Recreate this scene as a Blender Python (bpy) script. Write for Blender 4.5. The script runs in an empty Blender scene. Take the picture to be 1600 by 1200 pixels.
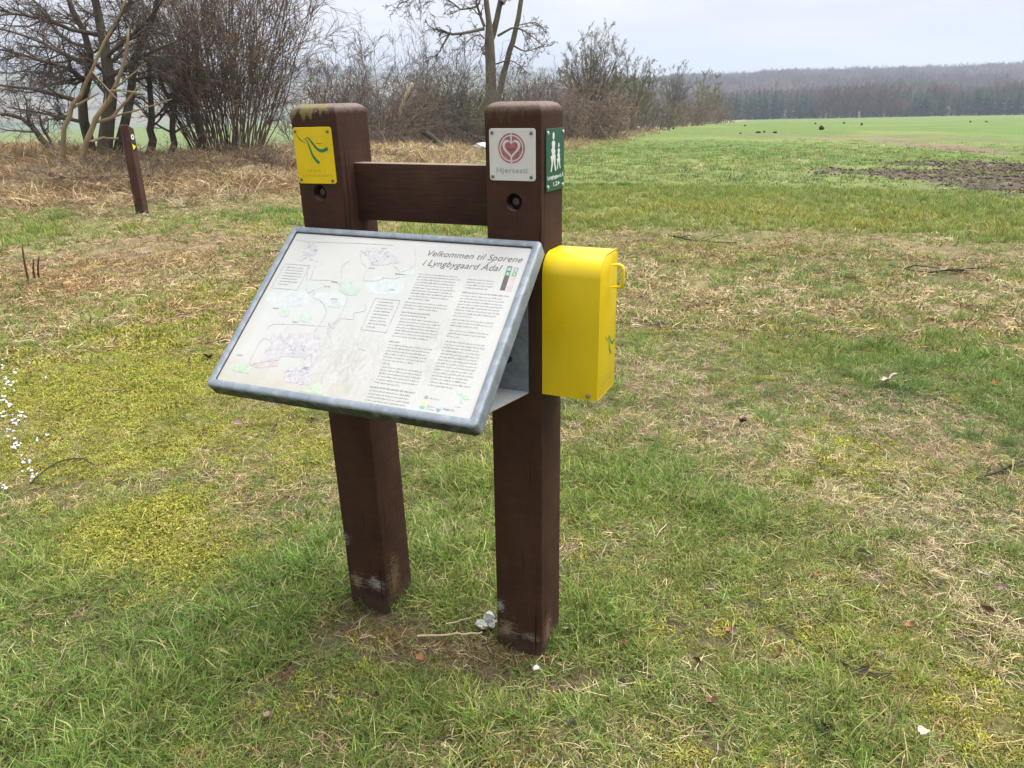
import bpy, bmesh, math, random
import numpy as np
from mathutils import Matrix, Vector

# ------------------------------------------------------------------ camera, sky, sun, exposure
SC = bpy.context.scene
COL = SC.collection
CAM_H = 1.6029
PITCH, ROLL, FPX = .3551, -.0086, 1191.5
cam = bpy.data.cameras.new('camera'); cam.sensor_width = 36; cam.lens = 36 * FPX / 1600
cam.clip_start = .05; cam.clip_end = 8000
camo = bpy.data.objects.new('camera', cam); COL.objects.link(camo)
_r = Vector((1, 0, 0)); _u = Vector((0, math.sin(PITCH), math.cos(PITCH))); _f = Vector((0, math.cos(PITCH), -math.sin(PITCH)))
_r2 = _r * math.cos(ROLL) + _u * math.sin(ROLL); _u2 = -_r * math.sin(ROLL) + _u * math.cos(ROLL)
camo.matrix_world = Matrix(((_r2.x, _u2.x, -_f.x, 0), (_r2.y, _u2.y, -_f.y, 0), (_r2.z, _u2.z, -_f.z, CAM_H), (0, 0, 0, 1)))
SC.camera = camo

SUN_EL, SUN_AZ = math.radians(70), math.radians(62)      # azimuth from +Y towards +X
W = bpy.data.worlds.new('World'); SC.world = W; W.use_nodes = True
nt = W.node_tree; nt.nodes.clear()
def wn(t, **k):
    n = nt.nodes.new(t)
    for a, b in k.items(): setattr(n, a, b)
    return n
out = wn('ShaderNodeOutputWorld'); bg = wn('ShaderNodeBackground'); bg.inputs['Strength'].default_value = .1
sky = wn('ShaderNodeTexSky', sky_type='NISHITA'); sky.sun_disc = False; sky.sun_elevation = SUN_EL; sky.sun_rotation = SUN_AZ
tc = wn('ShaderNodeTexCoord'); mp = wn('ShaderNodeMapping'); mp.inputs['Scale'].default_value = (1.6, 1.6, 9)
ns = wn('ShaderNodeTexNoise'); ns.inputs['Scale'].default_value = 1.7; ns.inputs['Detail'].default_value = 5; ns.inputs['Roughness'].default_value = .55
rp = wn('ShaderNodeValToRGB')
rp.color_ramp.elements[0].position = .36; rp.color_ramp.elements[0].color = (1.50, 1.49, 1.545, 1)
rp.color_ramp.elements[1].position = .62; rp.color_ramp.elements[1].color = (2.10, 2.08, 2.08, 1)
mx = wn('ShaderNodeMix', data_type='RGBA'); mx.inputs['Factor'].default_value = .985
L = nt.links.new
L(tc.outputs['Generated'], mp.inputs['Vector']); L(mp.outputs['Vector'], ns.inputs['Vector']); L(ns.outputs['Fac'], rp.inputs['Fac'])
L(sky.outputs['Color'], mx.inputs['A']); L(rp.outputs['Color'], mx.inputs['B']); L(mx.outputs['Result'], bg.inputs['Color']); L(bg.outputs[0], out.inputs[0])

sun = bpy.data.lights.new('sun', 'SUN'); sun.energy = 1.5; sun.angle = math.radians(62); sun.color = (1, .98, .95)
suno = bpy.data.objects.new('sun', sun); COL.objects.link(suno)
sd = Vector((math.sin(SUN_AZ) * math.cos(SUN_EL), math.cos(SUN_AZ) * math.cos(SUN_EL), math.sin(SUN_EL)))
suno.rotation_euler = sd.to_track_quat('Z', 'Y').to_euler(); suno.location = (0, 0, 30)

vs = SC.view_settings; vs.view_transform = 'Standard'; vs.look = 'None'; vs.exposure = 2.35; vs.gamma = 1; vs.use_curve_mapping = False
cy = SC.cycles; cy.use_denoising = True; cy.max_bounces = 6; cy.diffuse_bounces = 3; cy.glossy_bounces = 2; cy.transmission_bounces = 3
cy.transparent_max_bounces = 6; cy.volume_bounces = 0; cy.use_adaptive_sampling = False
try: cy.denoiser = 'OPENIMAGEDENOISE'
except Exception: pass

# ------------------------------------------------------------------ helpers
WM = {}                                                   # world matrix of every object built here
def tag(o, label=None, cat=None, group=None, kind=None):
    for k, v in (('label', label), ('category', cat), ('group', group), ('kind', kind)):
        if v: o[k] = v
    return o
def place(o, M, parent):
    COL.objects.link(o); WM[o] = M.copy()
    if parent is not None:
        o.parent = parent; o.matrix_parent_inverse = WM[parent].inverted()
    o.matrix_basis = M
    return o
def empty(name, M=Matrix()):
    o = bpy.data.objects.new(name, None); o.empty_display_size = .1
    return place(o, M, None)
def T(x, y, z): return Matrix.Translation((x, y, z))
def mesh_np(name, V, F, smooth=False):
    "V (n,3); F (m,4) or (m,3) or list of such"
    me = bpy.data.meshes.new(name)
    Fs = F if isinstance(F, list) else [F]
    Fs = [np.asarray(f, dtype=np.int32) for f in Fs if len(f)]
    V = np.asarray(V, dtype=np.float32)
    me.vertices.add(len(V)); me.vertices.foreach_set('co', V.ravel())
    nl = sum(f.size for f in Fs); npoly = sum(len(f) for f in Fs)
    me.loops.add(nl); me.loops.foreach_set('vertex_index', np.concatenate([f.ravel() for f in Fs]))
    tot = np.concatenate([np.full(len(f), f.shape[1], np.int32) for f in Fs])
    st = np.concatenate([[0], np.cumsum(tot)[:-1]]).astype(np.int32)
    me.polygons.add(npoly); me.polygons.foreach_set('loop_start', st)
    try: me.polygons.foreach_set('loop_total', tot)
    except Exception: pass
    if smooth: me.polygons.foreach_set('use_smooth', np.ones(npoly, bool))
    me.update(calc_edges=True); me.validate()
    return me
def obj(name, me, mat, parent=None, M=None):
    o = bpy.data.objects.new(name, me)
    if mat is not None: me.materials.clear(); me.materials.append(mat)
    return place(o, M if M is not None else (WM[parent] if parent is not None else Matrix()), parent)
def bm_mesh(bm, name, smooth_angle=None):
    me = bpy.data.meshes.new(name); bmesh.ops.recalc_face_normals(bm, faces=bm.faces); bm.to_mesh(me); bm.free()
    if smooth_angle is not None:
        for p in me.polygons: p.use_smooth = True
        me.set_sharp_from_angle(angle=math.radians(smooth_angle))
    return me
def box_me(name, x0, x1, y0, y1, z0, z1, bev=0, seg=2):
    bm = bmesh.new()
    bmesh.ops.create_cube(bm, size=1, matrix=T((x0+x1)/2, (y0+y1)/2, (z0+z1)/2) @ Matrix.Diagonal((x1-x0, y1-y0, z1-z0, 1)))
    if bev: bmesh.ops.bevel(bm, geom=bm.edges[:], offset=bev, segments=seg, affect='EDGES', profile=.5)
    return bm_mesh(bm, name, 40)
def cyl_me(name, r, h, seg=20, bev=0, r2=None):
    bm = bmesh.new()
    bmesh.ops.create_cone(bm, cap_ends=True, segments=seg, radius1=r, radius2=r if r2 is None else r2, depth=h)
    if bev:
        es = [e for e in bm.edges if abs(e.verts[0].co.z - e.verts[1].co.z) < 1e-6 and e.verts[0].co.z > 0]
        bmesh.ops.bevel(bm, geom=es, offset=bev, segments=2, affect='EDGES', profile=.5)
    return bm_mesh(bm, name, 40)
def norm(v): return v / np.maximum(np.linalg.norm(v, axis=-1, keepdims=True), 1e-9)
def tubes(P, R, sides=5):
    "P (N,K,3), R (N,K) -> V, F"
    N, K, _ = P.shape
    Tn = norm(np.gradient(P, axis=1)) if K > 2 else np.repeat(norm(P[:, 1:] - P[:, :1]), 2, axis=1)
    mean = norm(P[:, -1] - P[:, 0])
    ref = np.where(np.abs(mean[:, 2:3]) < .8, np.array([[0, 0, 1.]]), np.array([[1., 0, 0]]))[:, None, :]
    n1 = norm(np.cross(Tn, np.broadcast_to(ref, Tn.shape))); n2 = np.cross(Tn, n1)
    a = np.arange(sides) * 2 * math.pi / sides
    V = P[:, :, None] + R[:, :, None, None] * (np.cos(a)[None, None, :, None] * n1[:, :, None] + np.sin(a)[None, None, :, None] * n2[:, :, None])
    idx = np.arange(N * K * sides).reshape(N, K, sides)
    nx = np.roll(idx, -1, axis=2)
    F = np.stack([idx[:, :-1], nx[:, :-1], nx[:, 1:], idx[:, 1:]], -1).reshape(-1, 4)
    return V.reshape(-1, 3), F
def merge(parts):
    Vs, Fs, o = [], [], 0
    for V, F in parts:
        Vs.append(V); Fs.append(F + o); o += len(V)
    return np.concatenate(Vs), np.concatenate(Fs)
def tube_path(pts, radii, sides=8):
    P = np.array(pts, float)[None]; R = np.broadcast_to(np.array(radii, float), (1, P.shape[1]))
    V, F = tubes(P, R, sides)
    K = P.shape[1]; c0 = len(V); V = np.concatenate([V, P[0, :1], P[0, -1:]])
    i = np.arange(sides); j = np.roll(i, -1)
    Tr = np.concatenate([np.stack([j, i, np.full(sides, c0)], -1), np.stack([(K-1)*sides + i, (K-1)*sides + j, np.full(sides, c0+1)], -1)])
    return V, [F, Tr]

# value noise
def vnoise(x, y, seed=0):
    xi = np.floor(x).astype(np.int64); yi = np.floor(y).astype(np.int64); fx = x - xi; fy = y - yi
    fx = fx*fx*(3-2*fx); fy = fy*fy*(3-2*fy)
    def h(a, b):
        n = (a * 374761393 + b * 668265263 + seed * 974711) & 0x7fffffff
        n = ((n ^ (n >> 13)) * 1274126177) & 0x7fffffff
        return ((n ^ (n >> 16)) & 0xffff) / 65535.
    return (h(xi, yi)*(1-fx) + h(xi+1, yi)*fx)*(1-fy) + (h(xi, yi+1)*(1-fx) + h(xi+1, yi+1)*fx)*fy
def fbm(x, y, seed=0, oct=4):
    s = 0; a = .5; t = 0
    for i in range(oct):
        s = s + a*vnoise(x*2**i, y*2**i, seed+i); t += a; a *= .55
    return s/t
def sst(a, b, x):
    t = np.clip((x-a)/(b-a), 0, 1); return t*t*(3-2*t)

# ------------------------------------------------------------------ terrain
HEDGE = np.array([(-60, 24), (-20, 23.5), (-13, 21.5), (-8.6, 17), (-6, 18.9), (-4.6, 21.5), (-3.2, 27), (-1.2, 33), (2.2, 46), (7, 62), (16, 89), (34, 142), (95, 330)], float)
def hedge_s(x, y):
    "signed distance to the hedge line, positive behind it (far left side); and the arc position"
    best = np.full(np.shape(x), 1e9); sg = np.zeros(np.shape(x)); arc = np.zeros(np.shape(x)); acc = 0
    for a, b in zip(HEDGE[:-1], HEDGE[1:]):
        d = b - a; l = np.hypot(*d); d = d / l
        t = np.clip((x-a[0])*d[0] + (y-a[1])*d[1], 0, l)
        px = x - a[0] - t*d[0]; py = y - a[1] - t*d[1]
        D = np.hypot(px, py); m = D < best
        cr = d[0]*py - d[1]*px
        best = np.where(m, D, best); sg = np.where(m, np.sign(cr), sg); arc = np.where(m, acc + t, arc); acc += l
    return best*np.where(sg == 0, 1, sg), arc
def hz(x, y):
    x = np.asarray(x, float); y = np.asarray(y, float)
    r = np.hypot(x, y); s, arc = hedge_s(x, y)
    az = np.arctan2(x, np.maximum(y, 1e-3))
    yy = np.where(y > 0, np.clip(np.where(az > .2, r, y + (r-y)*sst(0, .2, az)), 0, 330), 0)
    z = -.012*np.log1p(np.exp(np.clip((yy-9)/2, -30, 300)))*2
    z = z - 3.4*sst(60, 300, r)*np.clip(1-az/.6, 0, 1)*sst(.0, .1, az); right = sst(.02, .22, az); front = (y > 0)
    # behind the hedge the land drops to a valley and rises to a far slope
    sp = np.clip(s, 0, 1e9)
    z = z - .012*np.clip(sp, 0, 120) - 9*sst(110, 420, sp)*(1-right)
    z = z + (1-right)*(64*sst(520, 1500, r) + 5*(fbm(x/210, y/210, 5)-.5)*sst(400, 900, r))
    z = z + right*(21*sst(400, 900, r) + 7*(fbm(x/160, y/160, 9)-.5)*sst(420, 700, r))
    # bank under the hedge
    bh = (.52*(1-sst(55, 75, arc)) + .16) * (1 - sst(200, 260, arc))
    sig = np.where(s > 0, 1.7, 2.7)
    z = z + bh*np.exp(-(s/sig)**2)*(.75 + .5*fbm(x/1.5, y/1.5, 3))
    # turf humps
    near = 1 - sst(14, 40, r)
    b = .075*(fbm(x/.9, y/.9, 11) - .5) + .05*(fbm(x/.28, y/.28, 12, 3) - .5)
    keep = np.clip(np.hypot(x + .28, y - 2.1)/.9, .25, 1)
    z = z + b*near*keep
    # tyre-churned corner of the field
    z = z + zone('mud', x, y)*.10*(fbm(x/.35, y/.35, 15) - .35)
    return z
def hz1(x, y): return float(hz(np.array([x]), np.array([y]))[0])

ZONES={
'straw': [(-4.25,7.49,1.22,1.49,-0.52,1),(-2.73,6.36,0.53,0.94,-0.41,0.8),(-3.8,5.93,0.54,0.67,-0.57,0.8),(1.95,6.47,1.45,0.66,0.29,1),(3.8,6.3,0.94,0.74,0.54,0.8),(0.99,4.44,0.52,0.35,0.22,0.7),(1.25,3.58,0.51,0.42,0.34,0.8),(1.43,3.04,0.31,0.45,0.44,0.7),(1.63,2.7,0.26,0.6,0.55,0.8),(2.17,3.47,0.44,0.34,0.56,0.8),(0.7,8.13,0.4,2.0,0.09,0.4),(1.18,7.23,0.49,1.12,0.16,0.6),(1.83,2.56,0.23,0.42,0.62,0.4),(-0.57,3.95,0.22,0.29,-0.14,0.6),(-12.43,20.84,2.46,10.86,-0.54,1.2),(-7.13,18.79,3.06,4.56,-0.36,1.2),(-4.63,15.41,1.06,2.4,-0.29,0.8),(-0.33,1.97,0.32,0.12,-0.17,0.5),(-0.87,1.86,0.26,0.09,-0.44,0.35),(-0.01,1.6,0.28,0.07,-0.01,0.35),(0.57,1.84,0.31,0.11,0.3,0.3),(-1.86,5.64,0.3,1.09,-0.32,0.6),(-0.69,3.05,0.35,0.31,-0.22,0.3)] ,
'moss': [(-2.36,4.25,0.93,0.71,-0.51,1),(-1.7,3.55,0.53,0.34,-0.45,0.7),(-2.81,4.98,0.94,0.4,-0.51,0.8),(-1.46,2.63,0.31,0.21,-0.51,1.1),(-1.06,3.46,0.3,0.31,-0.3,0.6),(1.49,3.27,0.36,0.37,0.43,0.5),(3.44,6.67,0.26,0.16,0.48,1),(-3.4,10.83,0.58,0.5,-0.3,0.7),(-1.22,2.48,0.21,0.14,-0.46,0.8),(-2.38,3.49,0.38,0.35,-0.6,0.5),(-2.62,6.51,0.72,0.61,-0.38,0.5),(1.26,1.71,0.27,0.17,0.64,0.25)] ,
'lush': [(-3.61,11.88,1.15,0.67,-0.3,0.8),(-4.94,10.46,0.78,0.49,-0.44,0.6),(-6.09,9.61,0.58,0.56,-0.56,0.8),(1.76,14.1,1.08,4.54,0.12,0.6),(0.28,2.16,0.2,0.21,0.13,1.2),(-0.24,2.44,0.27,0.25,-0.1,1),(-0.73,2.29,0.31,0.27,-0.31,0.9),(0.56,2.98,0.46,0.35,0.19,0.9),(2.93,4.31,0.41,0.64,0.6,0.8),(0.88,2.62,0.34,0.39,0.32,0.6),(-1.09,1.7,0.56,0.24,-0.57,0.9),(2.24,4.78,0.64,0.4,0.44,0.9),(-6.88,11.26,0.55,1.48,-0.55,0.8),(-0.18,1.65,0.39,0.14,-0.11,0.6),(0.79,1.67,0.61,0.17,0.44,0.4),(-1.75,2.39,0.28,0.38,-0.63,0.6),(0.81,5.09,0.36,0.3,0.16,0.5),(-0.99,2.07,0.38,0.14,-0.45,0.6),(-0.12,3.05,0.17,0.36,-0.04,0.7)] ,
'brown': [(-3.86,9.26,1.58,1.6,-0.4,1.2),(-2.48,7.95,0.7,1.17,-0.3,1.1),(-5.18,8.31,0.99,0.84,-0.56,0.8),(-4.21,8.19,0.55,0.7,-0.47,0.9),(2.25,8.87,1.62,1.09,0.25,0.9),(4.49,8.58,1.79,1.03,0.48,0.8),(-2.76,5.9,0.67,0.63,-0.44,0.5),(1.46,8.57,0.43,1.52,0.17,0.5),(-4.77,7.62,0.61,0.54,-0.56,0.6)] ,
'soil': [(-0.21,1.99,0.28,0.11,-0.11,1),(-0.5,2.11,0.14,0.09,-0.23,1),(0.47,3.17,0.18,0.1,0.15,0.9),(0.09,1.91,0.13,0.06,0.05,1),(-4.23,8.24,0.31,0.48,-0.47,0.7),(1.17,2.4,0.21,0.09,0.45,0.4),(-0.73,1.75,0.08,0.05,-0.39,0.8),(-1.23,1.66,0.11,0.05,-0.64,0.7),(-1.96,3.18,0.14,0.1,-0.55,0.6),(0.6,2.18,0.14,0.06,0.27,0.5),(4.36,7.53,0.44,0.28,0.52,0.8)] ,
'mud': [(10.77,18.87,2.35,2.37,0.52,1.2),(10.12,15.83,1.25,1.88,0.57,1.2),(9.37,20.19,1.68,1.09,0.43,1),(13.41,20.63,2.04,2.91,0.58,1),(13.27,22.41,2.83,2.23,0.53,1),(12.19,23.5,2.0,1.2,0.48,0.7),(7.96,19.52,1.06,0.8,0.39,0.6)] ,
}

def zone(k, x, y):
    "weight 0..1 of a kind of ground cover at a place, with ragged outlines"
    wx = x + .5*(fbm(x/.55, y/.55, 21)-.5)*np.clip(np.hypot(x, y)/4, .3, 3); wy = y + .9*(fbm(x/.5, y/.6, 22)-.5)*np.clip(np.hypot(x, y)/4, .3, 4)
    w = np.zeros(np.shape(x))
    for (cx, cy_, rx, ry, an, wt) in ZONES[k]:
        dx, dy = wx-cx, wy-cy_; c, s = math.cos(an), math.sin(an)
        u, v = (dx*c - dy*s)/rx, (dx*s + dy*c)/ry
        w = np.maximum(w, wt*np.exp(-1.1*(u*u+v*v)))
    return np.clip(w, 0, 1)
TRACKS = [[(18.2, 51), (19, 42), (18.5, 33), (17.6, 27)], [(18.2, 51), (23, 44), (27, 36), (30, 30)], [(18.2, 51), (14, 57), (8, 60)]]
def track_w(x, y):
    best = np.full(np.shape(x), 1e9)
    for tr in TRACKS:
        for a, b in zip(tr[:-1], tr[1:]):
            a = np.array(a); b = np.array(b); d = b-a; l = np.hypot(*d); d = d/l
            t = np.clip((x-a[0])*d[0]+(y-a[1])*d[1], 0, l)
            best = np.minimum(best, np.hypot(x-a[0]-t*d[0], y-a[1]-t*d[1]))
    return np.exp(-(best/1.25)**2)
def crop_w(x, y):
    s, arc = hedge_s(x, y)
    edge = 7.6 + 4.0*(fbm(x/1.2, y/1.2, 31)-.5) + .10*np.clip(x, 0, 20)
    return sst(-2.6, -.6, x+.8*(fbm(x/1.1, y/1.1, 34)-.5))*sst(0, 4.5, np.hypot(x, y)-edge)*sst(1.5, 3.5, -s + .8*(fbm(x/2, y/2, 33)-.5))

# ------------------------------------------------------------------ materials
MATS = {}
class NG:
    def __init__(s, name):
        m = bpy.data.materials.new(name); m.use_nodes = True; s.m = m; s.t = m.node_tree; s.t.nodes.clear(); MATS[name] = m
        s.out = s.n('ShaderNodeOutputMaterial')
    def n(s, ty, **k):
        nd = s.t.nodes.new(ty)
        for a, b in k.items():
            if a.startswith('_'): nd.inputs[a[1:].replace('_', ' ')].default_value = b
            else: setattr(nd, a, b)
        return nd
    def l(s, a, b): s.t.links.new(a, b)
    def coord(s, kind='Object'): return s.n('ShaderNodeTexCoord').outputs[kind]
    def noise(s, vec, scale, detail=4, rough=.55, stretch=None, dist=0):
        if stretch:
            mpn = s.n('ShaderNodeMapping'); mpn.inputs['Scale'].default_value = stretch; s.l(vec, mpn.inputs['Vector']); vec = mpn.outputs[0]
        t = s.n('ShaderNodeTexNoise'); t.inputs['Scale'].default_value = scale; t.inputs['Detail'].default_value = detail
        t.inputs['Roughness'].default_value = rough; t.inputs['Distortion'].default_value = dist
        s.l(vec, t.inputs['Vector']); return t.outputs['Fac']
    def ramp(s, fac, stops):
        r = s.n('ShaderNodeValToRGB'); e = r.color_ramp.elements
        while len(e) < len(stops): e.new(.5)
        for el, (p, c) in zip(e, stops):
            el.position = p; el.color = (*c, 1) if isinstance(c, tuple) else (c, c, c, 1)
        s.l(fac, r.inputs['Fac']); return r.outputs['Color']
    def mix(s, f, a, b, mode='MIX'):
        x = s.n('ShaderNodeMix', data_type='RGBA', blend_type=mode)
        for v, i in ((f, 0), (a, 6), (b, 7)):
            if isinstance(v, (int, float)): x.inputs[i].default_value = v if i == 0 else (v, v, v, 1)
            elif isinstance(v, tuple): x.inputs[i].default_value = (*v, 1)
            else: s.l(v, x.inputs[i])
        return x.outputs[2]
    def math(s, op, a, b=0.):
        x = s.n('ShaderNodeMath', operation=op)
        for v, i in ((a, 0), (b, 1)):
            if isinstance(v, (int, float)): x.inputs[i].default_value = v
            else: s.l(v, x.inputs[i])
        return x.outputs[0]
    def attr(s, name, ty='GEOMETRY'):
        return s.n('ShaderNodeAttribute', attribute_name=name, attribute_type=ty)
    def bump(s, h, strength=.3, dist=.01):
        b = s.n('ShaderNodeBump'); b.inputs['Strength'].default_value = strength; b.inputs['Distance'].default_value = dist
        s.l(h, b.inputs['Height']); return b.outputs[0]
    def bsdf(s, col, rough=.6, metal=0, spec=.4, nrm=None):
        b = s.n('ShaderNodeBsdfPrincipled'); b.inputs['Specular IOR Level'].default_value = spec
        for v, i in ((col, 'Base Color'), (rough, 'Roughness'), (metal, 'Metallic')):
            if isinstance(v, (int, float)): b.inputs[i].default_value = v
            elif isinstance(v, tuple): b.inputs[i].default_value = (*v, 1)
            else: s.l(v, b.inputs[i])
        if nrm is not None: s.l(nrm, b.inputs['Normal'])
        s.l(b.outputs[0], s.out.inputs['Surface']); return b
def plain(name, col, rough=.6, metal=0, spec=.4, var=.15, scale=40):
    if name in MATS: return MATS[name]
    g = NG(name); c = g.coord()
    f = g.noise(c, scale, 3)
    k = g.ramp(f, [(.3, tuple(v*(1-var) for v in col)), (.7, tuple(min(1, v*(1+var)) for v in col))])
    g.bsdf(k, rough, metal, spec); return g.m

# ------------------------------------------------------------------ the ground
def ground_mat():
    g = NG('ground_turf'); c = g.coord('Object'); col = g.attr('Col').outputs['Color']
    n1 = g.noise(c, 60, 5, .65); n2 = g.noise(c, 7, 5, .6); n3 = g.noise(c, .35, 5, .6); n4 = g.noise(c, 1.6, 6, .7)
    k = g.mix(1, col, g.ramp(n1, [(.3, .4), (.7, 1.55)]), 'MULTIPLY')
    k = g.mix(1, k, g.ramp(n2, [(.3, .72), (.7, 1.28)]), 'MULTIPLY')
    k = g.mix(1, k, g.ramp(n3, [(.3, .86), (.7, 1.14)]), 'MULTIPLY')
    k = g.mix(1, k, g.ramp(n4, [(.3, .86), (.7, 1.16)]), 'MULTIPLY')
    b = g.bump(n1, .7, .02); g.bsdf(k, .95, 0, .15, b); return g.m
def mixc(a, b, w): return a*(1-w[:, None]) + np.array(b)[None]*w[:, None]
def ground_cols(x, y):
    r = np.hypot(x, y); s, arc = hedge_s(x, y)
    n = fbm(x/.7, y/.7, 41); n2 = fbm(x/9, y/9, 42); n3 = fbm(x/70, y/70, 43)
    c = np.tile(np.array([.15, .125, .06]), (len(x), 1))
    c = mixc(c, (.24, .21, .11), sst(.45, .75, n))
    c = mixc(c, (.075, .062, .034), (1-sst(4.5, 8, r))*.75)  # nearby ground painted darker, as shade in the gaps between blades
    c = mixc(c, (.25, .25, .045), zone('moss', x, y))
    c = mixc(c, (.30, .235, .135), zone('straw', x, y)*np.where(r < 5, .5, .75))
    c = mixc(c, (.19, .14, .085), zone('brown', x, y)*.8)
    c = mixc(c, (.10, .13, .035), zone('lush', x, y)*.8)
    c = mixc(c, (.085, .062, .042), zone('soil', x, y)*.9)
    cw = crop_w(x, y)
    cc = mixc(np.tile(np.array([.15, .18, .055]), (len(x), 1)), (.112, .168, .040), sst(13, 30, r))
    cc = mixc(cc, (.21, .215, .08), sst(.5, .75, n2)*.55)
    cc = mixc(cc, (.125, .178, .052), sst(90, 250, r)*.7)
    cc = mixc(cc, (.17, .14, .075), np.clip(zone('brown', x, y)*.8+zone('straw', x, y)*.4, 0, .85))
    cc = mixc(cc, (.15, .13, .07), sst(.55, .72, fbm(x/.8, y/.5, 47))*(1-sst(14, 26, r))*.6)
    c = c*(1-cw[:, None]) + cc*cw[:, None]
    # pale tramline strip and churned soil
    tw = track_w(x, y)*sst(.30, .55, fbm(x/1.3, y/1.3, 44)); c = mixc(c, (.17, .13, .085), np.clip(tw*1.5, 0, .95))
    mw = sst(.38, .62, zone('mud', x, y) + .45*(fbm(x/.8, y/.5, 45)-.5)); c = mixc(c, (.085, .065, .050), mw)
    c = mixc(c, (.24, .20, .15), mw*sst(.6, .75, fbm(x/.5, y/.4, 46))*.7)
    # hedge foot: dead tan grass
    hw = np.exp(-((s+.4)/(1.9+.004*arc))**2)*(y > 9); c = mixc(c, (.30, .235, .145), np.clip(hw*1.1, 0, .95))
    # meadow behind the hedge, then far fields
    bw = sst(2.5, 5, s); c = mixc(c, (.14, .18, .075), bw)
    fw = sst(330, 420, r)
    cell = np.floor(vnoise(x/150 + 7, y/230, 51)*6)/6
    far = mixc(np.tile(np.array([.115, .165, .075]), (len(x), 1)), (.17, .15, .10), (cell > .6).astype(float))
    far = mixc(far, (.06, .075, .055), ((cell < .25) | (fbm(x/60, y/60, 52) > .62)).astype(float))
    far = mixc(far, (.045, .037, .031), sst(.06, .2, np.arctan2(x, np.maximum(y, 1))))
    c = c*(1-fw[:, None]) + far*fw[:, None]
    c = mixc(c, (.10, .08, .06), sst(296, 306, r)*sst(.2, .26, np.arctan2(x, np.maximum(y, 1))))
    return c
def build_ground():
    rs = [.02]; 
    while rs[-1] < 3200: rs.append(rs[-1] + max(.03, rs[-1]*.0135))
    rs = np.array(rs)
    fine = np.linspace(-.80, .80, 330); coarse = np.linspace(.80, 2*math.pi-.80, 62)[1:-1]
    th = np.concatenate([fine, coarse]); A = len(th); K = len(rs)
    x = (rs[:, None]*np.sin(th)[None]).ravel(); y = (rs[:, None]*np.cos(th)[None]).ravel()
    z = hz(x, y)
    V = np.stack([x, y, z], -1)
    i = np.arange(K*A).reshape(K, A); j = np.roll(i, -1, axis=1)
    F = np.stack([i[:-1], i[1:], j[1:], j[:-1]], -1).reshape(-1, 4)
    me = mesh_np('ground', V, F, True)
    a = me.color_attributes.new('Col', 'FLOAT_COLOR', 'POINT')
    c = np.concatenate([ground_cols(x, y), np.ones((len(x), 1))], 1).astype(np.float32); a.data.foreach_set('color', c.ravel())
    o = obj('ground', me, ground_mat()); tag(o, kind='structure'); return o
build_ground()

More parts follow.
